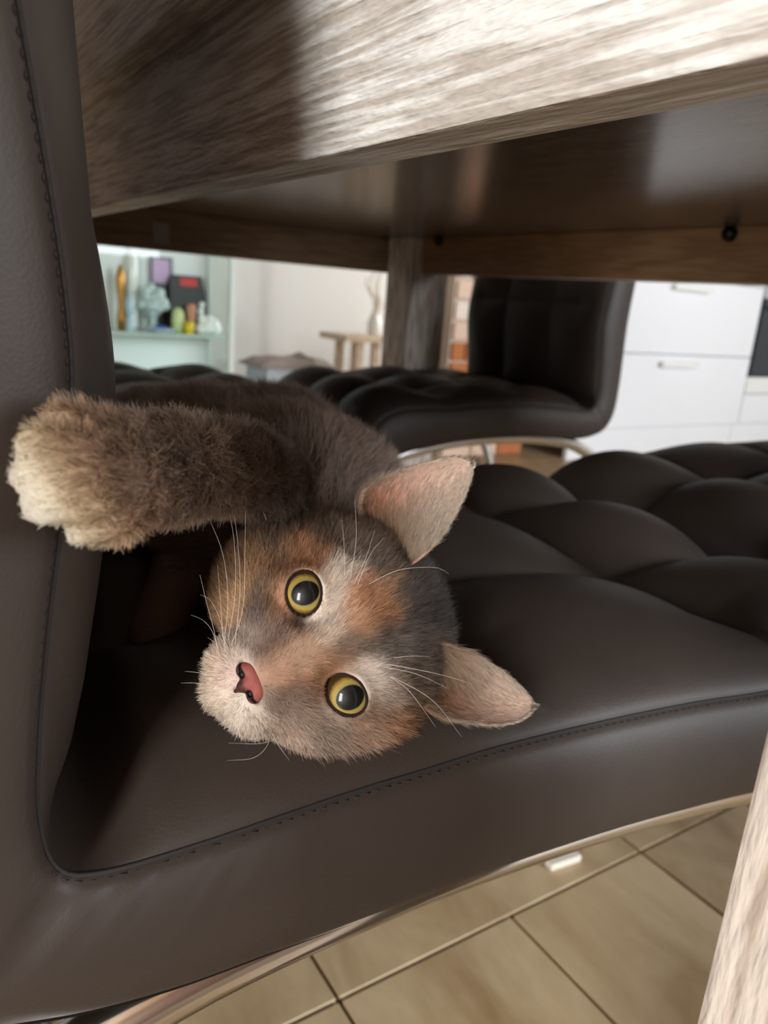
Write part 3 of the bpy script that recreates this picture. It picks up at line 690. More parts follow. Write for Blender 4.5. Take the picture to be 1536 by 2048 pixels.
def surface_nets(f, org, h):
    nx, ny, nz = f.shape
    neg = f < 0
    c = [neg[i:nx - 1 + i, j:ny - 1 + j, k:nz - 1 + k] for i in (0, 1) for j in (0, 1) for k in (0, 1)]
    cnt = sum(a.astype(np.int8) for a in c)
    act = (cnt > 0) & (cnt < 8)
    idx = -np.ones(act.shape, int); I = np.argwhere(act); idx[act] = np.arange(len(I))
    acc = np.zeros((len(I), 3)); num = np.zeros(len(I))
    cor = [(i, j, k) for i in (0, 1) for j in (0, 1) for k in (0, 1)]
    val = [f[I[:, 0] + i, I[:, 1] + j, I[:, 2] + k] for (i, j, k) in cor]
    for a in range(8):
        for b in range(a + 1, 8):
            if sum(abs(cor[a][t] - cor[b][t]) for t in range(3)) != 1: continue
            m = (val[a] < 0) != (val[b] < 0)
            t = val[a][m] / (val[a][m] - val[b][m])
            acc[m] += np.array(cor[a]) + t[:, None] * (np.array(cor[b]) - np.array(cor[a])); num[m] += 1
    V = (I + acc / num[:, None]) * h + np.asarray(org)
    Q = []
    for ax in range(3):
        sh = [slice(None)] * 3; sl2 = [slice(None)] * 3; sh[ax] = slice(0, -1); sl2[ax] = slice(1, None)
        A = neg[tuple(sh)]; B = neg[tuple(sl2)]
        E_ = np.argwhere(A != B); o1, o2 = [(1, 2), (2, 0), (0, 1)][ax]
        ok = (E_[:, o1] > 0) & (E_[:, o2] > 0) & (E_[:, o1] < f.shape[o1] - 1) & (E_[:, o2] < f.shape[o2] - 1)
        E_ = E_[ok]; s_ = A[tuple(E_.T)]
        def at(d1, d2):
            g = E_.copy(); g[:, o1] -= d1; g[:, o2] -= d2; return idx[tuple(g.T)]
        q = np.stack([at(1, 1), at(0, 1), at(0, 0), at(1, 0)], 1)
        q[~s_] = q[~s_][:, ::-1]
        Q.append(q)
    return V, np.vstack(Q)
def grid_eval(fn, lo, hi, h):
    """sample a field on a grid: coarse everywhere, fine only close to the surface"""
    st = 4
    n = [int(math.ceil((hi[i] - lo[i]) / h / st)) for i in range(3)]
    ax = [lo[i] + (np.arange(n[i]) * st + (st - 1) / 2) * h for i in range(3)]
    g = np.stack(np.meshgrid(*ax, indexing='ij'), -1)
    co = fn(g.reshape(-1, 3)).reshape(n)
    out = np.repeat(np.repeat(np.repeat(co, st, 0), st, 1), st, 2).astype(np.float32)
    I = np.argwhere(np.abs(out) < st * h * 2.2)
    vals = np.empty(len(I), np.float32)
    for i in range(0, len(I), 300000):
        vals[i:i + 300000] = fn(np.asarray(lo) + I[i:i + 300000] * h)
    out[tuple(I.T)] = vals
    return out
def laplace(V, Q, it=1, lam=.5):
    e = np.vstack([Q[:, [0, 1]], Q[:, [1, 2]], Q[:, [2, 3]], Q[:, [3, 0]]])
    for _ in range(it):
        acc = np.zeros_like(V); n = np.zeros(len(V))
        for a, b in ((0, 1), (1, 0)):
            for k in range(3): acc[:, k] += np.bincount(e[:, a], V[e[:, b], k], len(V))
            n += np.bincount(e[:, a], minlength=len(V))
        V = V * (1 - lam) + lam * acc / np.maximum(n, 1)[:, None]
    return V

# fine head box and coarser body share one field
BOX_LO = np.array([-6.0, -6.0, -6.2]); BOX_HI = np.array([5.6, 5.6, 2.2])
H1, H2 = .10, .20
Vh, Qh = surface_nets(grid_eval(cat_sdf, BOX_LO, BOX_HI, H1), BOX_LO, H1); Vh = laplace(Vh, Qh, 1)
allp = np.array([G(x, y, z) for x in (-.03, .28) for y in (.12, .65) for z in (.42, .60)] + [P(20, 950, .16), BOX_LO, BOX_HI])
blo, bhi = allp.min(0) - 1, allp.max(0) + 1
def body_only(p):
    d = cat_sdf(p)
    return d
fb_ = grid_eval(body_only, blo, bhi, H2)
Vb, Qb = surface_nets(fb_, blo, H2); Vb = laplace(Vb, Qb, 2)
cq = Vb[Qb].mean(1)
inside = np.all((cq > BOX_LO + .25) & (cq < BOX_HI - .25), axis=1)
Qb = Qb[~inside]
used = np.unique(Qb); remap = -np.ones(len(Vb), int); remap[used] = np.arange(len(used)); Vb = Vb[used]; Qb = remap[Qb]
# keep only pieces of the head box surface (drop box-side slivers)
Vc = np.vstack([Vh, Vb]); Qc = np.vstack([Qh, Qb + len(Vh)])

# ears: concave leaves between an outer and an inner rim
def ear_geo(outer_px, inner_px, dep, cup, rimdepth):
    n, m = 36, 25
    eo = spline([P(x, y, d) for x, y, d in outer_px], n); ei = spline([P(x, y, d) for x, y, d in inner_px], n)
    t = np.linspace(0, 1, n)
    a = np.linspace(0, 1, m)
    prof = (1 - t) ** .6 * cup + .12 * np.sin(np.pi * t)
    S = eo[:, None] * (1 - a)[None, :, None] + ei[:, None] * a[None, :, None]
    back = (4 * a * (1 - a)) ** .75
    S[:, :, 2] -= prof[:, None] * back[None, :]
    return S
ear_up = ear_geo([(718, 1050, .324), (722, 985, .311), (770, 952, .308), (845, 926, .305), (905, 914, .303), (944, 924, .302)],
                 [(785, 1150, .318), (836, 1122, .300), (880, 1078, .298), (915, 1022, .299), (938, 968, .301), (946, 932, .302)], 0, 1.9, 0)
ear_dn = ear_geo([(828, 1395, .298), (868, 1431, .289), (930, 1446, .288), (985, 1451, .289), (1035, 1442, .291), (1066, 1418, .292)],
                 [(842, 1278, .306), (895, 1287, .300), (945, 1305, .299), (1000, 1338, .297), (1045, 1378, .295), (1069, 1408, .293)], 0, 1.5, 0)
ears = []
for S in (ear_up, ear_dn):
    n, m = S.shape[:2]
    du = np.gradient(S, axis=0); dv = np.gradient(S, axis=1); nn = np.cross(du, dv); nn /= np.linalg.norm(nn, axis=2)[:, :, None] + 1e-9
    if nn[:, :, 2].mean() < 0: nn = -nn
    th = .11 * np.ones((n, m)); th[-1, :] = .04
    edge = np.minimum(np.arange(m), m - 1 - np.arange(m)); th *= np.clip(.35 + edge / 4, 0, 1)[None, :]
    A = S + nn * th[:, :, None] * .5; B = S - nn * th[:, :, None] * .5
    VV = np.vstack([A.reshape(-1, 3), B.reshape(-1, 3)]); off = n * m
    I = np.arange((n - 1) * (m - 1)); r = I // (m - 1); c = I % (m - 1)
    f1 = np.stack([r * m + c, r * m + c + 1, (r + 1) * m + c + 1, (r + 1) * m + c], 1)
    # orientation: front faces towards +w
    w0 = np.cross(A[1, 1] - A[0, 0], A[0, 1] - A[0, 0])
    test = np.cross(VV[f1[100, 1]] - VV[f1[100, 0]], VV[f1[100, 2]] - VV[f1[100, 0]]) @ nn.reshape(-1, 3)[f1[100, 0]]
    if test < 0: f1 = f1[:, ::-1]
    FF = [f1, f1[:, ::-1] + off]
    ring = [i * m for i in range(n)] + [(n - 1) * m + j for j in range(1, m)] + [i * m + m - 1 for i in range(n - 2, -1, -1)]
    side = np.array([(ring[i], ring[i + 1], ring[i + 1] + off, ring[i] + off) for i in range(len(ring) - 1)])
    FF.append(side)
    ears.append((VV, np.vstack(FF), A, B, nn))
base = len(Vc)
parts_V = [Vc]; parts_Q = [Qc]; region = [np.zeros(len(Vc), int)]
for VV, FF, *_ in ears:
    parts_V.append(VV); parts_Q.append(FF + base); base += len(VV); region.append(np.concatenate([np.ones(len(VV) // 2, int), np.full(len(VV) // 2, 2)]))
CV = np.vstack(parts_V); CQ = np.vstack(parts_Q); REG = np.concatenate(region)

# colours: control points read off the coat, in the head plane
def srgb(c): c = np.asarray(c, float) / 255; return np.where(c <= .04045, c / 12.92, ((c + .055) / 1.055) ** 2.4)
CTRL = [
 (900,1180,70,62,60),(850,1150,80,72,68),(865,1230,66,60,58),(820,1120,85,75,68),(805,1205,92,84,80),(830,1290,90,80,74),(790,1290,122,112,106),(815,1245,84,77,74),
 (740,1200,200,144,100),(770,1230,184,130,92),(712,1182,194,138,102),(760,1185,172,126,92),(700,1235,208,164,130),(733,1257,192,142,102),(770,1265,110,98,92),(750,1285,115,105,98),
 (660,1240,222,204,190),(650,1265,206,182,162),(600,1290,204,170,145),(560,1310,192,154,130),(570,1345,188,146,120),(620,1320,186,152,128),(700,1290,140,120,104),(680,1310,150,116,94),(600,1320,192,155,130),
 (668,1160,214,200,184),(690,1140,208,194,180),(645,1238,222,210,200),(655,1200,214,198,182),
 (600,1105,188,134,94),(632,1115,184,134,98),(558,1190,194,144,108),(560,1225,178,130,98),(580,1130,150,112,84),
 (520,1230,125,106,96),(530,1190,136,112,94),(560,1255,140,116,104),(500,1270,172,152,140),(530,1285,150,126,112),
 (440,1300,206,178,158),(470,1300,208,190,178),(420,1350,204,180,156),(450,1380,214,196,182),(460,1340,206,178,168),(430,1400,206,184,162),
 (470,1180,178,138,98),(450,1230,188,148,108),(500,1120,168,128,90),(530,1080,122,98,78),(560,1050,105,86,72),(600,1050,100,83,70),(660,1060,110,93,80),(720,1090,106,90,78),(480,1080,142,110,82),(440,1150,150,118,86),
 (760,1110,110,96,84),(700,1100,126,106,90),(760,1150,120,102,90),(640,1080,110,92,78),
 (490,1420,218,208,198),(520,1440,204,190,176),(460,1425,202,184,168),(500,1450,196,180,165),
 (560,1400,150,126,110),(600,1390,140,116,100),(620,1430,156,134,118),(600,1480,172,148,130),(660,1470,150,130,112),(700,1500,168,140,120),(560,1460,172,150,134),(780,1440,168,122,88),(800,1465,152,114,84),(760,1420,140,114,94),(730,1480,162,132,110),
 (640,1345,198,148,108),(662,1330,192,142,102),(625,1365,150,116,96),(720,1340,208,194,184),(750,1350,208,194,184),(772,1390,188,168,154),(785,1340,150,132,120),(690,1330,180,150,128),
 (820,1340,104,90,80),(850,1340,94,80,70),(830,1390,120,98,84),(860,1300,90,78,70),(840,1420,122,92,72),(600,1000,84,70,60),(680,1010,90,76,63),(540,1010,80,66,56),(600,1238,64,46,40),(652,1347,70,50,42)]
CT = np.array(CTRL, float)
cs = ((CT[:, 0] - 650) * .394 + (CT[:, 1] - 1287) * .919) / 55.3; cu = ((CT[:, 0] - 650) * .919 - (CT[:, 1] - 1287) * .394) / 55.3
CC = srgb(CT[:, 2:]); LUM = CC.mean(1, keepdims=True); CC = LUM + (CC - LUM) * np.where((CC[:, :1] / (CC[:, 2:] + .01)) > 2.0, .86, .74)
CC = CC * np.array([1.05, 1.0, .93]) * (.68 + .45 * np.clip(CC.mean(1) / .50, 0, 1))[:, None]
def value_noise(p, freq, seed):
    """cheap smooth 3-D noise"""
    r_ = np.random.default_rng(seed); out = np.zeros(len(p))
    for _ in range(6):
        k = r_.normal(size=3) * freq; out += np.sin(p @ k + r_.uniform(0, 6.28))
    return out / 6
def head_color(p):
    sc_ = 27.5 / (27.5 - np.clip(p[:, 2], -20, 8))
    s_, u_ = p[:, 0] * sc_ + .12 * value_noise(p, 3.0, 3), p[:, 1] * sc_ + .12 * value_noise(p, 3.0, 4)
    out = np.empty((len(p), 3))
    for i in range(0, len(p), 40000):
        d2 = (s_[i:i + 40000, None] - cs) ** 2 + (u_[i:i + 40000, None] - cu) ** 2
        w_ = np.exp(-d2 / (2 * .29 ** 2)) + 1e-4 / (1 + d2) ** 2
        out[i:i + 40000] = (w_ @ CC) / w_.sum(1, keepdims=True)
    return out
TOE = P(80, 950, .165); WRI = P(330, 938, .205); ELB = P(560, 945, .32)
BODYC = srgb((112, 94, 82))
def arm_color(p):
    ax_ = (WRI - TOE) * np.array([1, 1, 0]); t = ((p - TOE) @ ax_) / (ax_ @ ax_)
    keys_t = [-.2, .0, .15, .35, .62, 1.0, 2.0]
    keys = srgb([(204, 196, 182), (196, 184, 162), (186, 168, 140), (166, 140, 112), (140, 112, 90), (124, 104, 89), (108, 92, 80)])
    c = np.stack([np.interp(t, keys_t, keys[:, k]) for k in range(3)], 1)
    st = np.clip(np.sin(t * 11 + 2.0 * value_noise(p, 1.0, 8)) - .2, 0, 1) * np.clip((t - .6) / .3, 0, 1)
    c = c * (1 - .45 * st)[:, None]
    wl = np.clip(1.2 - low_leg(p), 0, 1)[:, None]
    return c * (1 - wl) + BODYC[None] * .7 * wl  # lower foreleg coloured darker to stand for the shade it lies in
def coat(p):
    h_, a_, b_ = head_sdf(p), arm_sdf(p), body_sdf(p)
    c = head_color(p)
    n_ = value_noise(p, .55, 5)
    bc = BODYC[None] * (1 + .35 * n_)[:, None]
    c = c * (1 + .22 * value_noise(p, 2.4, 21) + .12 * value_noise(p, 5.5, 22))[:, None]
    wb = np.clip((h_ - b_) / .8 + .5, 0, 1)[:, None]
    wb = np.maximum(wb, np.clip((-p[:, 2] - 6.0) / 1.2, 0, 1)[:, None])
    c = c * (1 - wb) + bc * wb
    # the tail end of the head colours fades into the neck
    wa = np.clip((np.minimum(h_, b_) - a_) / .6 + .5, 0, 1)[:, None]
    return c * (1 - wa) + arm_color(p) * wa, h_, a_, b_
cat_root = empty('cat', tuple(glob((0, 0, -8)) * np.array([1, 1, 0]) + np.array([0, 0, .44])))
tag(cat_root, 'grey and orange tortoiseshell tabby cat lying on its side on the leather seat, paw raised', 'cat')
CR = np.array(cat_root.location)
def put_mesh(name, V, Q, mat, parent, colors=None):
    Wv = glob(V) - (CR if parent is cat_root else 0)
    o = mesh_obj(name, Wv, Q, mat, parent)
    if colors is not None:
        at = o.data.attributes.new('fur_color', 'FLOAT_COLOR', 'POINT')
        at.data.foreach_set('color', np.concatenate([colors, np.ones((len(colors), 1))], 1).astype(np.float32).ravel())
    return o
# ---- nose
def nose_sdf(p):
    d = sd_ell(p, (NS, -2.68, 1.06), (.66, .34, .42))
    for s_ in (-1, 1): d = smin(d, sd_ell(p, (NS + s_ * .46, -2.90, 1.05), (.30, .27, .34)), .14)
    d = smin(d, sd_ell(p, (NS + .02, -2.98, 1.22), (.26, .34, .30)), .14)
    d = smin(d, sd_cap(p, (NS + .03, -3.1, 1.25), (NS + .07, -3.42, 1.0), .14, .08), .12)
    for s_ in (-1, 1): d = -smin(-d, nostril(p, s_), .05)
    return d
def nostril(p, s_):
    return smin(sd_ell(p, (NS + s_ * .36, -3.0, 1.42), (.12, .085, .28)), sd_cap(p, (NS + s_ * .42, -3.01, 1.40), (NS + s_ * .74, -2.90, 1.16), .055, .03), .06)
# vertex colours
vc = np.zeros((len(CV), 3)); m0 = REG == 0
vc[m0] = coat(CV[m0])[0] * .75
def ear_color(p, S):
    """pink skin inside, orange at the root"""
    n = S.shape[0]; root_ = S[0].mean(0); tip = S[-1].mean(0); ax_ = tip - root_
    t = np.clip(((p - root_) @ ax_) / (ax_ @ ax_), 0, 1)
    keys = srgb([(92, 58, 44), (146, 86, 64), (164, 112, 90), (176, 142, 126), (182, 158, 142)])
    return np.stack([np.interp(t, [0, .2, .4, .65, 1], keys[:, k]) for k in range(3)], 1)
for k, (VV, FF, A, B, nn) in enumerate(ears):
    sl = slice(len(Vc) + sum(len(e[0]) for e in ears[:k]), len(Vc) + sum(len(e[0]) for e in ears[:k + 1]))
    c = ear_color(VV, A); c[len(VV) // 2:] = srgb((96, 82, 72)); vc[sl] = c
def skin_mat():
    m, nt, b = new_mat('cat_skin'); at = N(nt, 'ShaderNodeAttribute'); at.attribute_name = 'fur_color'
    nt.links.new(at.outputs['Color'], b.inputs['Base Color']); b.inputs['Roughness'].default_value = .8
    b.inputs['Subsurface Weight'].default_value = .15; b.inputs['Subsurface Radius'].default_value = (.004, .002, .001)
    return m
M['skin'] = skin_mat()
ns_ = np.minimum(nostril(CV, -1), nostril(CV, 1)); vc *= np.clip(ns_ / .12, .02, 1)[:, None]  # skin behind the nostrils painted dark, as shade in the holes
body = put_mesh('body', CV, CQ, M['skin'], cat_root, vc)

# ---- eyes
def eye_mat():
    m, nt, b = new_mat('cat_eye')
    tc = N(nt, 'ShaderNodeTexCoord'); sep = N(nt, 'ShaderNodeSeparateXYZ'); nt.links.new(tc.outputs['Object'], sep.inputs[0])
    def comb(sx, sy):
        cb = N(nt, 'ShaderNodeCombineXYZ')
        for i, s_ in ((0, sx), (1, sy)):
            mm = N(nt, 'ShaderNodeMath', operation='MULTIPLY'); mm.inputs[1].default_value = 1.0 / s_
            nt.links.new(sep.outputs[i], mm.inputs[0]); nt.links.new(mm.outputs[0], cb.inputs[i])
        ln = N(nt, 'ShaderNodeVectorMath', operation='LENGTH'); nt.links.new(cb.outputs[0], ln.inputs[0]); return ln
    pu = comb(.0044, .0053); ir = comb(.0080, .0082)
    noi = N(nt, 'ShaderNodeTexNoise', Scale=900.0, Detail=3.0); nt.links.new(tc.outputs['Object'], noi.inputs['Vector'])
    md = N(nt, 'ShaderNodeMath', operation='MULTIPLY_ADD'); md.inputs[1].default_value = .12; nt.links.new(noi.outputs['Fac'], md.inputs[0]); nt.links.new(ir.outputs['Value'], md.inputs[2])
    cr = N(nt, 'ShaderNodeValToRGB'); e = cr.color_ramp.elements
    e[0].position = .55; e[0].color = lin(112, 116, 88); e[1].position = 1.08 / 1.1; e[1].color = lin(60, 42, 14)
    for p_, c_ in ((.68, lin(146, 136, 76)), (.80, lin(164, 138, 66)), (.92, lin(118, 90, 40))): x = e.new(p_); x.color = c_
    nt.links.new(md.outputs[0], cr.inputs['Fac'])
    pr = N(nt, 'ShaderNodeMapRange'); pr.inputs['From Min'].default_value = .96; pr.inputs['From Max'].default_value = 1.04; nt.links.new(pu.outputs['Value'], pr.inputs['Value'])
    mx = N(nt, 'ShaderNodeMix', data_type='RGBA'); mx.inputs[6].default_value = (.002, .002, .003, 1)
    nt.links.new(pr.outputs[0], mx.inputs[0]); nt.links.new(cr.outputs['Color'], mx.inputs[7])
    nt.links.new(mx.outputs[2], b.inputs['Base Color'])
    b.inputs['Roughness'].default_value = .45; b.inputs['Coat Weight'].default_value = 1.0; b.inputs['Coat IOR'].default_value = 1.33; b.inputs['Coat Roughness'].default_value = .02
    b.inputs['Specular IOR Level'].default_value = .3
    return m
M['eye'] = eye_mat(); M['lid'] = plain('dark_eyelid', lin(36, 26, 21), .8, spec=.2)
HMT = Matrix([[HR[i], HU[i], HF[i]] for i in range(3)])
for i, (c, ax) in enumerate(EYES):
    bm = bmesh.new(); bmesh.ops.create_uvsphere(bm, u_segments=48, v_segments=32, radius=ER / 100)
    o = bm_obj('eye', bm, M['eye'], cat_root, True)
    o.location = Vector(glob(c)) - cat_root.location
    yaw = math.radians(-2 if i == 0 else -9); pit = math.radians(-3 if i == 0 else -6)
    o.rotation_euler = (HMT @ Matrix.Rotation(-yaw * (1 if i == 0 else 1), 3, 'Y') @ Matrix.Rotation(pit, 3, 'X')).to_euler()
    # eyelid rim: a closed ring lying on the eyeball, drawn out at the inner corner
    t = np.linspace(0, 2 * np.pi, 64, endpoint=False)
    e1 = .82 * np.sign(np.cos(t)) * np.abs(np.cos(t)) ** 1.12; e2 = .645 * np.sin(t)
    e1 = e1 + .14 * np.exp(-((np.angle(np.exp(1j * t))) / .28) ** 2)
    s_ = e1 * ax[0] - e2 * ax[1]; u_ = e1 * ax[1] + e2 * ax[0]
    R1 = 1.0; w_ = np.sqrt(np.maximum(R1 ** 2 - s_ ** 2 - u_ ** 2, .03))
    ring = np.stack([c[0] + s_, c[1] + u_, c[2] + w_], 1)
    ring = np.vstack([ring, ring[:1]])
    rr = .055 + .06 * np.exp(-((np.angle(np.exp(1j * np.append(t, 0)))) / .5) ** 2)
    Vt, Ft = tube_geo(ring, rr, 10, False)
    put_mesh('eyelid', Vt, Ft, M['lid'], cat_root)

nlo, nhi = np.array([NS - 1.1, -3.7, .3]), np.array([NS + 1.1, -2.0, 1.95])
Vn, Qn = surface_nets(grid_eval(nose_sdf, nlo, nhi, .035), nlo, .035); Vn = laplace(Vn, Qn, 2)
nc = np.tile(srgb((148, 82, 74)), (len(Vn), 1)) * (1 + .12 * value_noise(Vn, 9, 11))[:, None]
nc[:] = nc * np.clip((Vn[:, 1] + 3.12) / .16, .22, 1)[:, None]
for s_ in (-1, 1):
    dn = nostril(Vn, s_)
    nc *= np.clip(.02 + np.clip(dn - .01, 0, 1) / .07, .02, 1)[:, None]  # shade of the nostril holes put into the vertex colour
def nose_mat():
    m, nt, b = new_mat('pink_nose'); at = N(nt, 'ShaderNodeAttribute'); at.attribute_name = 'fur_color'
    nt.links.new(at.outputs['Color'], b.inputs['Base Color']); b.inputs['Roughness'].default_value = .6; b.inputs['Specular IOR Level'].default_value = .3
    tc = N(nt, 'ShaderNodeTexCoord'); v_ = N(nt, 'ShaderNodeTexVoronoi', Scale=2200.0); nt.links.new(tc.outputs['Object'], v_.inputs['Vector'])
    bp = N(nt, 'ShaderNodeBump', Strength=.25, Distance=.0004); nt.links.new(v_.outputs['Distance'], bp.inputs['Height']); nt.links.new(bp.outputs['Normal'], b.inputs['Normal'])
    b.inputs['Subsurface Weight'].default_value = .2; b.inputs['Subsurface Radius'].default_value = (.003, .0012, .0008)
    return m
no_ = put_mesh('nose', Vn, Qn, nose_mat(), cat_root, nc); no_['label'] = 'small pink nose with dark nostrils'

# ---- fur
def fur_mat():
    m, nt, b = new_mat('cat_fur'); out = nt.nodes['Material Output']; nt.nodes.remove(b)
    at = N(nt, 'ShaderNodeAttribute'); at.attribute_name = 'fur_color'
    h_ = nt.nodes.new('ShaderNodeBsdfHairPrincipled'); h_.parametrization = 'COLOR'
    h_.inputs['Roughness'].default_value = .45; h_.inputs['Radial Roughness'].default_value = .7
    if 'Coat' in h_.inputs: h_.inputs['Coat'].default_value = 0.0
    nt.links.new(at.outputs['Color'], h_.inputs['Color'])
    df = N(nt, 'ShaderNodeBsdfDiffuse'); nt.links.new(at.outputs['Color'], df.inputs['Color'])
    mx = N(nt, 'ShaderNodeMixShader'); mx.inputs[0].default_value = .5
    nt.links.new(h_.outputs[0], mx.inputs[1]); nt.links.new(df.outputs[0], mx.inputs[2])
    nt.links.new(mx.outputs[0], out.inputs['Surface'])
    return m
M['fur'] = fur_mat()
def tri_sample(V, Q, dens):
    """random roots on quads, dens = hairs per square centimetre for each quad"""
    T = np.vstack([Q[:, [0, 1, 2]], Q[:, [0, 2, 3]]]); dn = np.concatenate([dens, dens])
    a, b, c = V[T[:, 0]], V[T[:, 1]], V[T[:, 2]]
    cr = np.cross(b - a, c - a); ar = .5 * np.linalg.norm(cr, axis=1)
    n = rng.poisson(ar * dn); k = np.repeat(np.arange(len(T)), n)
    r1, r2 = rng.random(len(k)), rng.random(len(k)); sq = np.sqrt(r1)
    p = (1 - sq)[:, None] * a[k] + (sq * (1 - r2))[:, None] * b[k] + (sq * r2)[:, None] * c[k]
    nn = cr[k] / (np.linalg.norm(cr[k], axis=1)[:, None] + 1e-12)
    return p, nn
def hair_object(name, pts, cols, rad, parent):
    """pts (n,k,3) local cm, cols (n,k,3), rad (n,) cm"""
    n, k = pts.shape[:2]
    cu_ = bpy.data.hair_curves.new(name); cu_.add_curves([k] * n)
    pw = (glob(pts.reshape(-1, 3)) - CR).astype(np.float32)
    cu_.attributes['position'].data.foreach_set('vector', pw.ravel())
    taper = np.linspace(1, 0, k) ** .6 * .9 + .1
    ra = cu_.attributes.get('radius') or cu_.attributes.new('radius', 'FLOAT', 'POINT')
    ra.data.foreach_set('value', (rad[:, None] * taper[None, :] / 100).astype(np.float32).ravel())
    at = cu_.attributes.new('fur_color', 'FLOAT_COLOR', 'POINT')
    at.data.foreach_set('color', np.concatenate([cols.reshape(-1, 3), np.ones((n * k, 1))], 1).astype(np.float32).ravel())
    cu_.materials.append(M['fur'])
    o = bpy.data.objects.new(name, cu_); COL.objects.link(o); o.parent = parent; o['kind'] = 'stuff'
    return o
def grow(p, nrm, flow, length, lift, cols, rad, curl=.2, clump=.65, csize=10, jit=.22, tipk=1.4, rootk=.45):
    n = len(p); K = 6
    tang = flow - (flow * nrm).sum(1)[:, None] * nrm; tang /= np.linalg.norm(tang, axis=1)[:, None] + 1e-9
    tang = tang + rng.normal(size=(n, 3)) * jit
    d = tang + nrm * lift[:, None]; d /= np.linalg.norm(d, axis=1)[:, None]
    L = length * rng.uniform(.65, 1.15, n)
    t = np.linspace(0, 1, K)
    pts = p[:, None] + (d[:, None] * t[None, :, None] - nrm[:, None] * (curl * t ** 2)[None, :, None] * np.minimum(lift, .8)[:, None, None]) * L[:, None, None] - (nrm * .03)[:, None]
    nc_ = max(1, n // csize); ci = rng.choice(n, nc_, replace=False)
    kd = KDTree(nc_)
    for i, q in enumerate(p[ci]): kd.insert(q, i)
    kd.balance()
    near = np.array([kd.find(q)[1] for q in p])
    ctr = ci[near]
    amt = clump * rng.uniform(.4, 1.0, n)
    rel = pts[ctr] - p[ctr][:, None]; 
    target = p[ctr][:, None] + rel * (L / L[ctr])[:, None, None]
    wgt = (t ** 1.4)[None, :, None] * amt[:, None, None]
    pts = pts * (1 - wgt) + target * wgt
    v_ = np.where(rng.random(n) < .25, rng.uniform(.35, .7, n), rng.uniform(.8, 1.4, n))[:, None] * rng.uniform(.85, 1.15, nc_)[near][:, None]
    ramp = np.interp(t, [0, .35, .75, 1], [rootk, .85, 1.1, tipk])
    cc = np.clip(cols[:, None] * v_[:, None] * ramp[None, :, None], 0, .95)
    return pts, cc, rad * rng.uniform(.7, 1.2, n)
Qs = CQ[(REG[CQ] == 0).all(1)]
cen = CV[Qs].mean(1)
h_, a_, b_ = head_sdf(cen), arm_sdf(cen), body_sdf(cen)
dens = np.full(len(Qs), 150.0)
hd = (h_ < .35) & (cen[:, 2] > -5.0); am = (a_ < .3) & ~hd
dens[hd] = 560; dens[am] = 420
dens[cen[:, 2] < -14] = 100
p, nrm = tri_sample(CV, Qs, dens)
def eye_r(p):
    out = np.full(len(p), 9.0)
    for c, ax in EYES:
        q = p - c; e1 = q[:, 0] * ax[0] + q[:, 1] * ax[1]; e2 = -q[:, 0] * ax[1] + q[:, 1] * ax[0]
        r = np.sqrt((e1 / .92) ** 2 + (e2 / .76) ** 2); r[q[:, 2] < -.6] = 9; out = np.minimum(out, r)
    return out
er = eye_r(p); nd = nose_sdf(p)
lips = sd_cap(p, (NS + .08, -3.3, 1.0), (NS + .1, -3.8, .6), .0, .0)
nos = np.minimum(nostril(p, -1), nostril(p, 1))
keep = (er > .97) & (nd > .03) & (nos > .14) & (lips > .10)
p, nrm, er, nd = p[keep], nrm[keep], er[keep], nd[keep]
cols, h_, a_, b_ = coat(p)
ish = (h_ <= np.minimum(a_, b_) + .25) & (p[:, 2] > -6.2); isa = (a_ < np.minimum(h_, b_)) & ~ish; isb = ~(ish | isa)
flow = np.zeros_like(p)
nose_tip = np.array([NS, -2.45, 1.5]); dn = np.linalg.norm(p - nose_tip, axis=1)
flow[ish] = (p - nose_tip)[ish] + np.array([0, .3, -1.0])
flow[isa] = (TOE - ELB) / np.linalg.norm(TOE - ELB)
yb = HM @ np.array([.1, 1.0, -.35]); flow[isb] = yb
length = np.empty(len(p)); lift = np.empty(len(p))
length[ish] = np.clip(.18 + .075 * dn[ish], .18, .95); lift[ish] = np.clip(.22 + .03 * dn[ish], .2, .5)
near_eye = ish & (er < 1.6); length[near_eye] *= np.clip((er[near_eye] - .6), .35, 1)
muz = ish & (p[:, 1] < -3.0) & (p[:, 2] > -2); length[muz] = np.clip(.22 + .10 * dn[muz], .2, .5); lift[muz] = .35
chk = ish & (np.abs(p[:, 0]) > 3.4) & (p[:, 1] < 1.5); length[chk] *= 1.15
ax_ = (WRI - TOE) * np.array([1, 1, 0]); ta = ((p - TOE) @ ax_) / (ax_ @ ax_)
length[isa] = np.interp(ta[isa], [-.2, .1, .4, 1.0, 1.8], [.14, .26, .55, .78, 1.0]); lift[isa] = np.interp(ta[isa], [-.2, .12, .45, 1.2], [.25, .40, 1.2, .8])
length[isb] = 1.5; lift[isb] = .45
rad = np.where(ish, .0072, np.where(isa, .0085, .0105))
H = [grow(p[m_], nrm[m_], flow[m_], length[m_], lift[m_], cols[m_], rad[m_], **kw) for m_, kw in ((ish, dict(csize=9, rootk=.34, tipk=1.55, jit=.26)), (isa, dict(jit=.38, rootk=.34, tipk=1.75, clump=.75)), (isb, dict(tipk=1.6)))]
hair_object('fur', np.vstack([x[0] for x in H]), np.vstack([x[1] for x in H]), np.concatenate([x[2] for x in H]), cat_root)

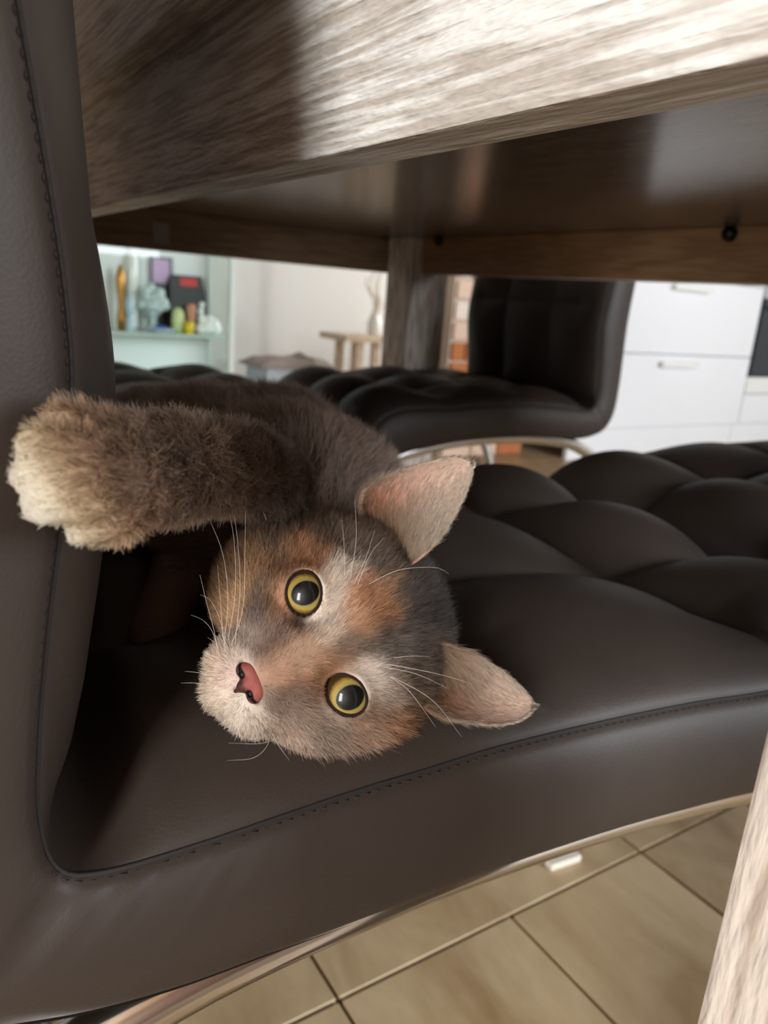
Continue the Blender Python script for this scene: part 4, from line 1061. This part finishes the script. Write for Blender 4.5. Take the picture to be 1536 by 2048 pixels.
# ear fur: fine pale hairs sweeping over the cup and a short fringe on the rims
EP, EC, ERr = [], [], []
for k, (VV, FF, A, B, nn) in enumerate(ears):
    n, m = A.shape[:2]
    I = np.arange((n - 1) * (m - 1)); r = I // (m - 1); c = I % (m - 1)
    f1 = np.stack([r * m + c, r * m + c + 1, (r + 1) * m + c + 1, (r + 1) * m + c], 1)
    root_ = A[0].mean(0); tip = A[-1].mean(0); ax_ = (tip - root_) / np.linalg.norm(tip - root_)
    across = A[n // 3, 0] - A[n // 3, -1]; across /= np.linalg.norm(across)          # inner rim -> outer rim
    for front in (True, False):
        S = A if front else B
        tt = (r + .5) / (n - 1); aa = (c + .5) / (m - 1)
        if front: dn_ = 160 + 700 * np.clip((aa - .25) / .35, 0, 1) + 300 * np.clip((aa - .9) / .08, 0, 1) + 300 * (tt > .8) + 200 * (aa < .05) + 400 * (tt < .25)
        else: dn_ = np.full(len(f1), 420.0)
        q, nq = tri_sample(S.reshape(-1, 3), f1, dn_)
        sgn = np.sign((nq * nn.mean((0, 1))).sum(1)); want = 1 if front else -1
        nq = nq * (np.where(sgn == 0, 1, sgn) * want)[:, None]
        tq = np.clip(((q - root_) @ ax_) / np.linalg.norm(tip - root_), 0, 1)
        if front:
            fl = ax_[None] * (.8 + .3 * tq)[:, None] + across[None] * (1.1 * (1 - tq))[:, None]
            kc = srgb([(100, 78, 62), (142, 118, 96), (180, 165, 148), (196, 184, 168)]); col = np.stack([np.interp(tq, [0, .3, .6, 1], kc[:, j]) for j in range(3)], 1)
            ln = np.interp(tq, [0, .3, .7, 1], [1.2, .9, .45, .22]); lf = np.full(len(q), .28)
        else:
            fl = np.repeat(ax_[None], len(q), 0); col = np.tile(srgb((110, 94, 82)), (len(q), 1)); ln = np.full(len(q), .30); lf = np.full(len(q), .2)
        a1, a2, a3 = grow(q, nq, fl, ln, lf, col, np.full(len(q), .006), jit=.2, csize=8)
        EP.append(a1); EC.append(a2); ERr.append(a3)
    # rim fringe
    rim = np.vstack([A[:, 0], A[::-1, -1]]); rn = np.vstack([A[:, 0] - A[:, 3], (A[:, -1] - A[:, -4])[::-1]]); rn /= np.linalg.norm(rn, axis=1)[:, None]
    cnt = 2600; i0 = rng.integers(0, len(rim) - 1, cnt); fr_ = rng.random(cnt)[:, None]
    q = rim[i0] * (1 - fr_) + rim[i0 + 1] * fr_; nq = rn[i0]
    ok = np.linalg.norm(rim[i0] - rim[i0 + 1], axis=1) < .6; q, nq = q[ok], nq[ok]
    tq = np.clip(((q - root_) @ ax_) / np.linalg.norm(tip - root_), 0, 1)
    kc = srgb([(130, 100, 76), (196, 168, 138), (216, 202, 184)]); col = np.stack([np.interp(tq, [0, .5, 1], kc[:, j]) for j in range(3)], 1)
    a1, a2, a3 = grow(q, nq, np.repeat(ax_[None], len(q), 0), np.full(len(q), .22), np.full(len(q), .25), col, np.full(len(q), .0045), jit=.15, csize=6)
    EP.append(a1); EC.append(a2); ERr.append(a3)
    # dark tuft on the tip
    q = np.repeat(tip[None], 90, 0) + rng.normal(size=(90, 3)) * .07
    a1, a2, a3 = grow(q, np.repeat(np.array([[0, 0, 1.0]]), 90, 0), np.repeat(ax_[None], 90, 0), np.full(90, .55), np.full(90, .1), np.tile(srgb((60, 52, 48)), (90, 1)), np.full(90, .004), jit=.25)
    EP.append(a1); EC.append(a2); ERr.append(a3)
hair_object('ear_fur', np.vstack(EP), np.vstack(EC), np.concatenate(ERr), cat_root)

# ---- whiskers and brow hairs
M['whisker'] = plain('white_whisker', lin(235, 228, 218), .4)
WH = [[(462,1292,.262),(486,1215,.255),(490,1090,.25),(492,955,.25)], [(455,1285,.262),(470,1190,.256),(468,1080,.252),(452,1000,.252)], [(448,1290,.264),(456,1200,.258),(446,1110,.255),(420,1040,.255)],
      [(452,1305,.262),(440,1240,.258),(420,1200,.256),(401,1190,.256)], [(440,1310,.264),(424,1262,.262),(405,1240,.26),(382,1230,.26)], [(470,1290,.262),(480,1180,.258),(475,1080,.255),(462,990,.255)],
      [(436,1320,.266),(430,1270,.262),(412,1200,.26),(400,1150,.26)], [(446,1275,.264),(440,1190,.26),(435,1130,.26)],
      [(533,1040,.29),(520,1008,.285),(501,964,.28)],
      [(540,1462,.268),(534,1492,.262),(506,1516,.26),(454,1521,.26)], [(543,1465,.268),(560,1495,.264),(579,1521,.264)], [(561,1474,.268),(520,1487,.262),(457,1486,.26)], [(672,1522,.285),(676,1540,.283),(678,1556,.283)],
      [(415,1352,.268),(395,1345,.266),(370,1343,.266)], [(410,1370,.268),(390,1366,.266),(362,1366,.266)],
      [(708,1168,.268),(732,1115,.262),(749,1061,.26)], [(700,1160,.268),(712,1080,.262),(710,1000,.26)], [(690,1150,.268),(688,1090,.264),(684,1040,.262)], [(715,1170,.268),(740,1110,.262),(768,1075,.26)],
      [(738,1168,.268),(798,1140,.262),(870,1135,.262),(898,1148,.262)], [(775,1328,.268),(876,1348,.262),(945,1368,.262)], [(768,1334,.268),(833,1348,.262),(898,1378,.262)], [(778,1352,.268),(820,1384,.262),(872,1455,.262)],
      [(782,1352,.268),(864,1400,.262),(924,1474,.262)], [(788,1316,.27),(822,1312,.265),(860,1314,.265)]]
for w_ in WH:
    path = spline([P(*q) for q in w_], 16)
    Vt, Ft = tube_geo(path, np.linspace(.0070, .0018, 16), 5)
    put_mesh('whisker', Vt, Ft, M['whisker'], cat_root)
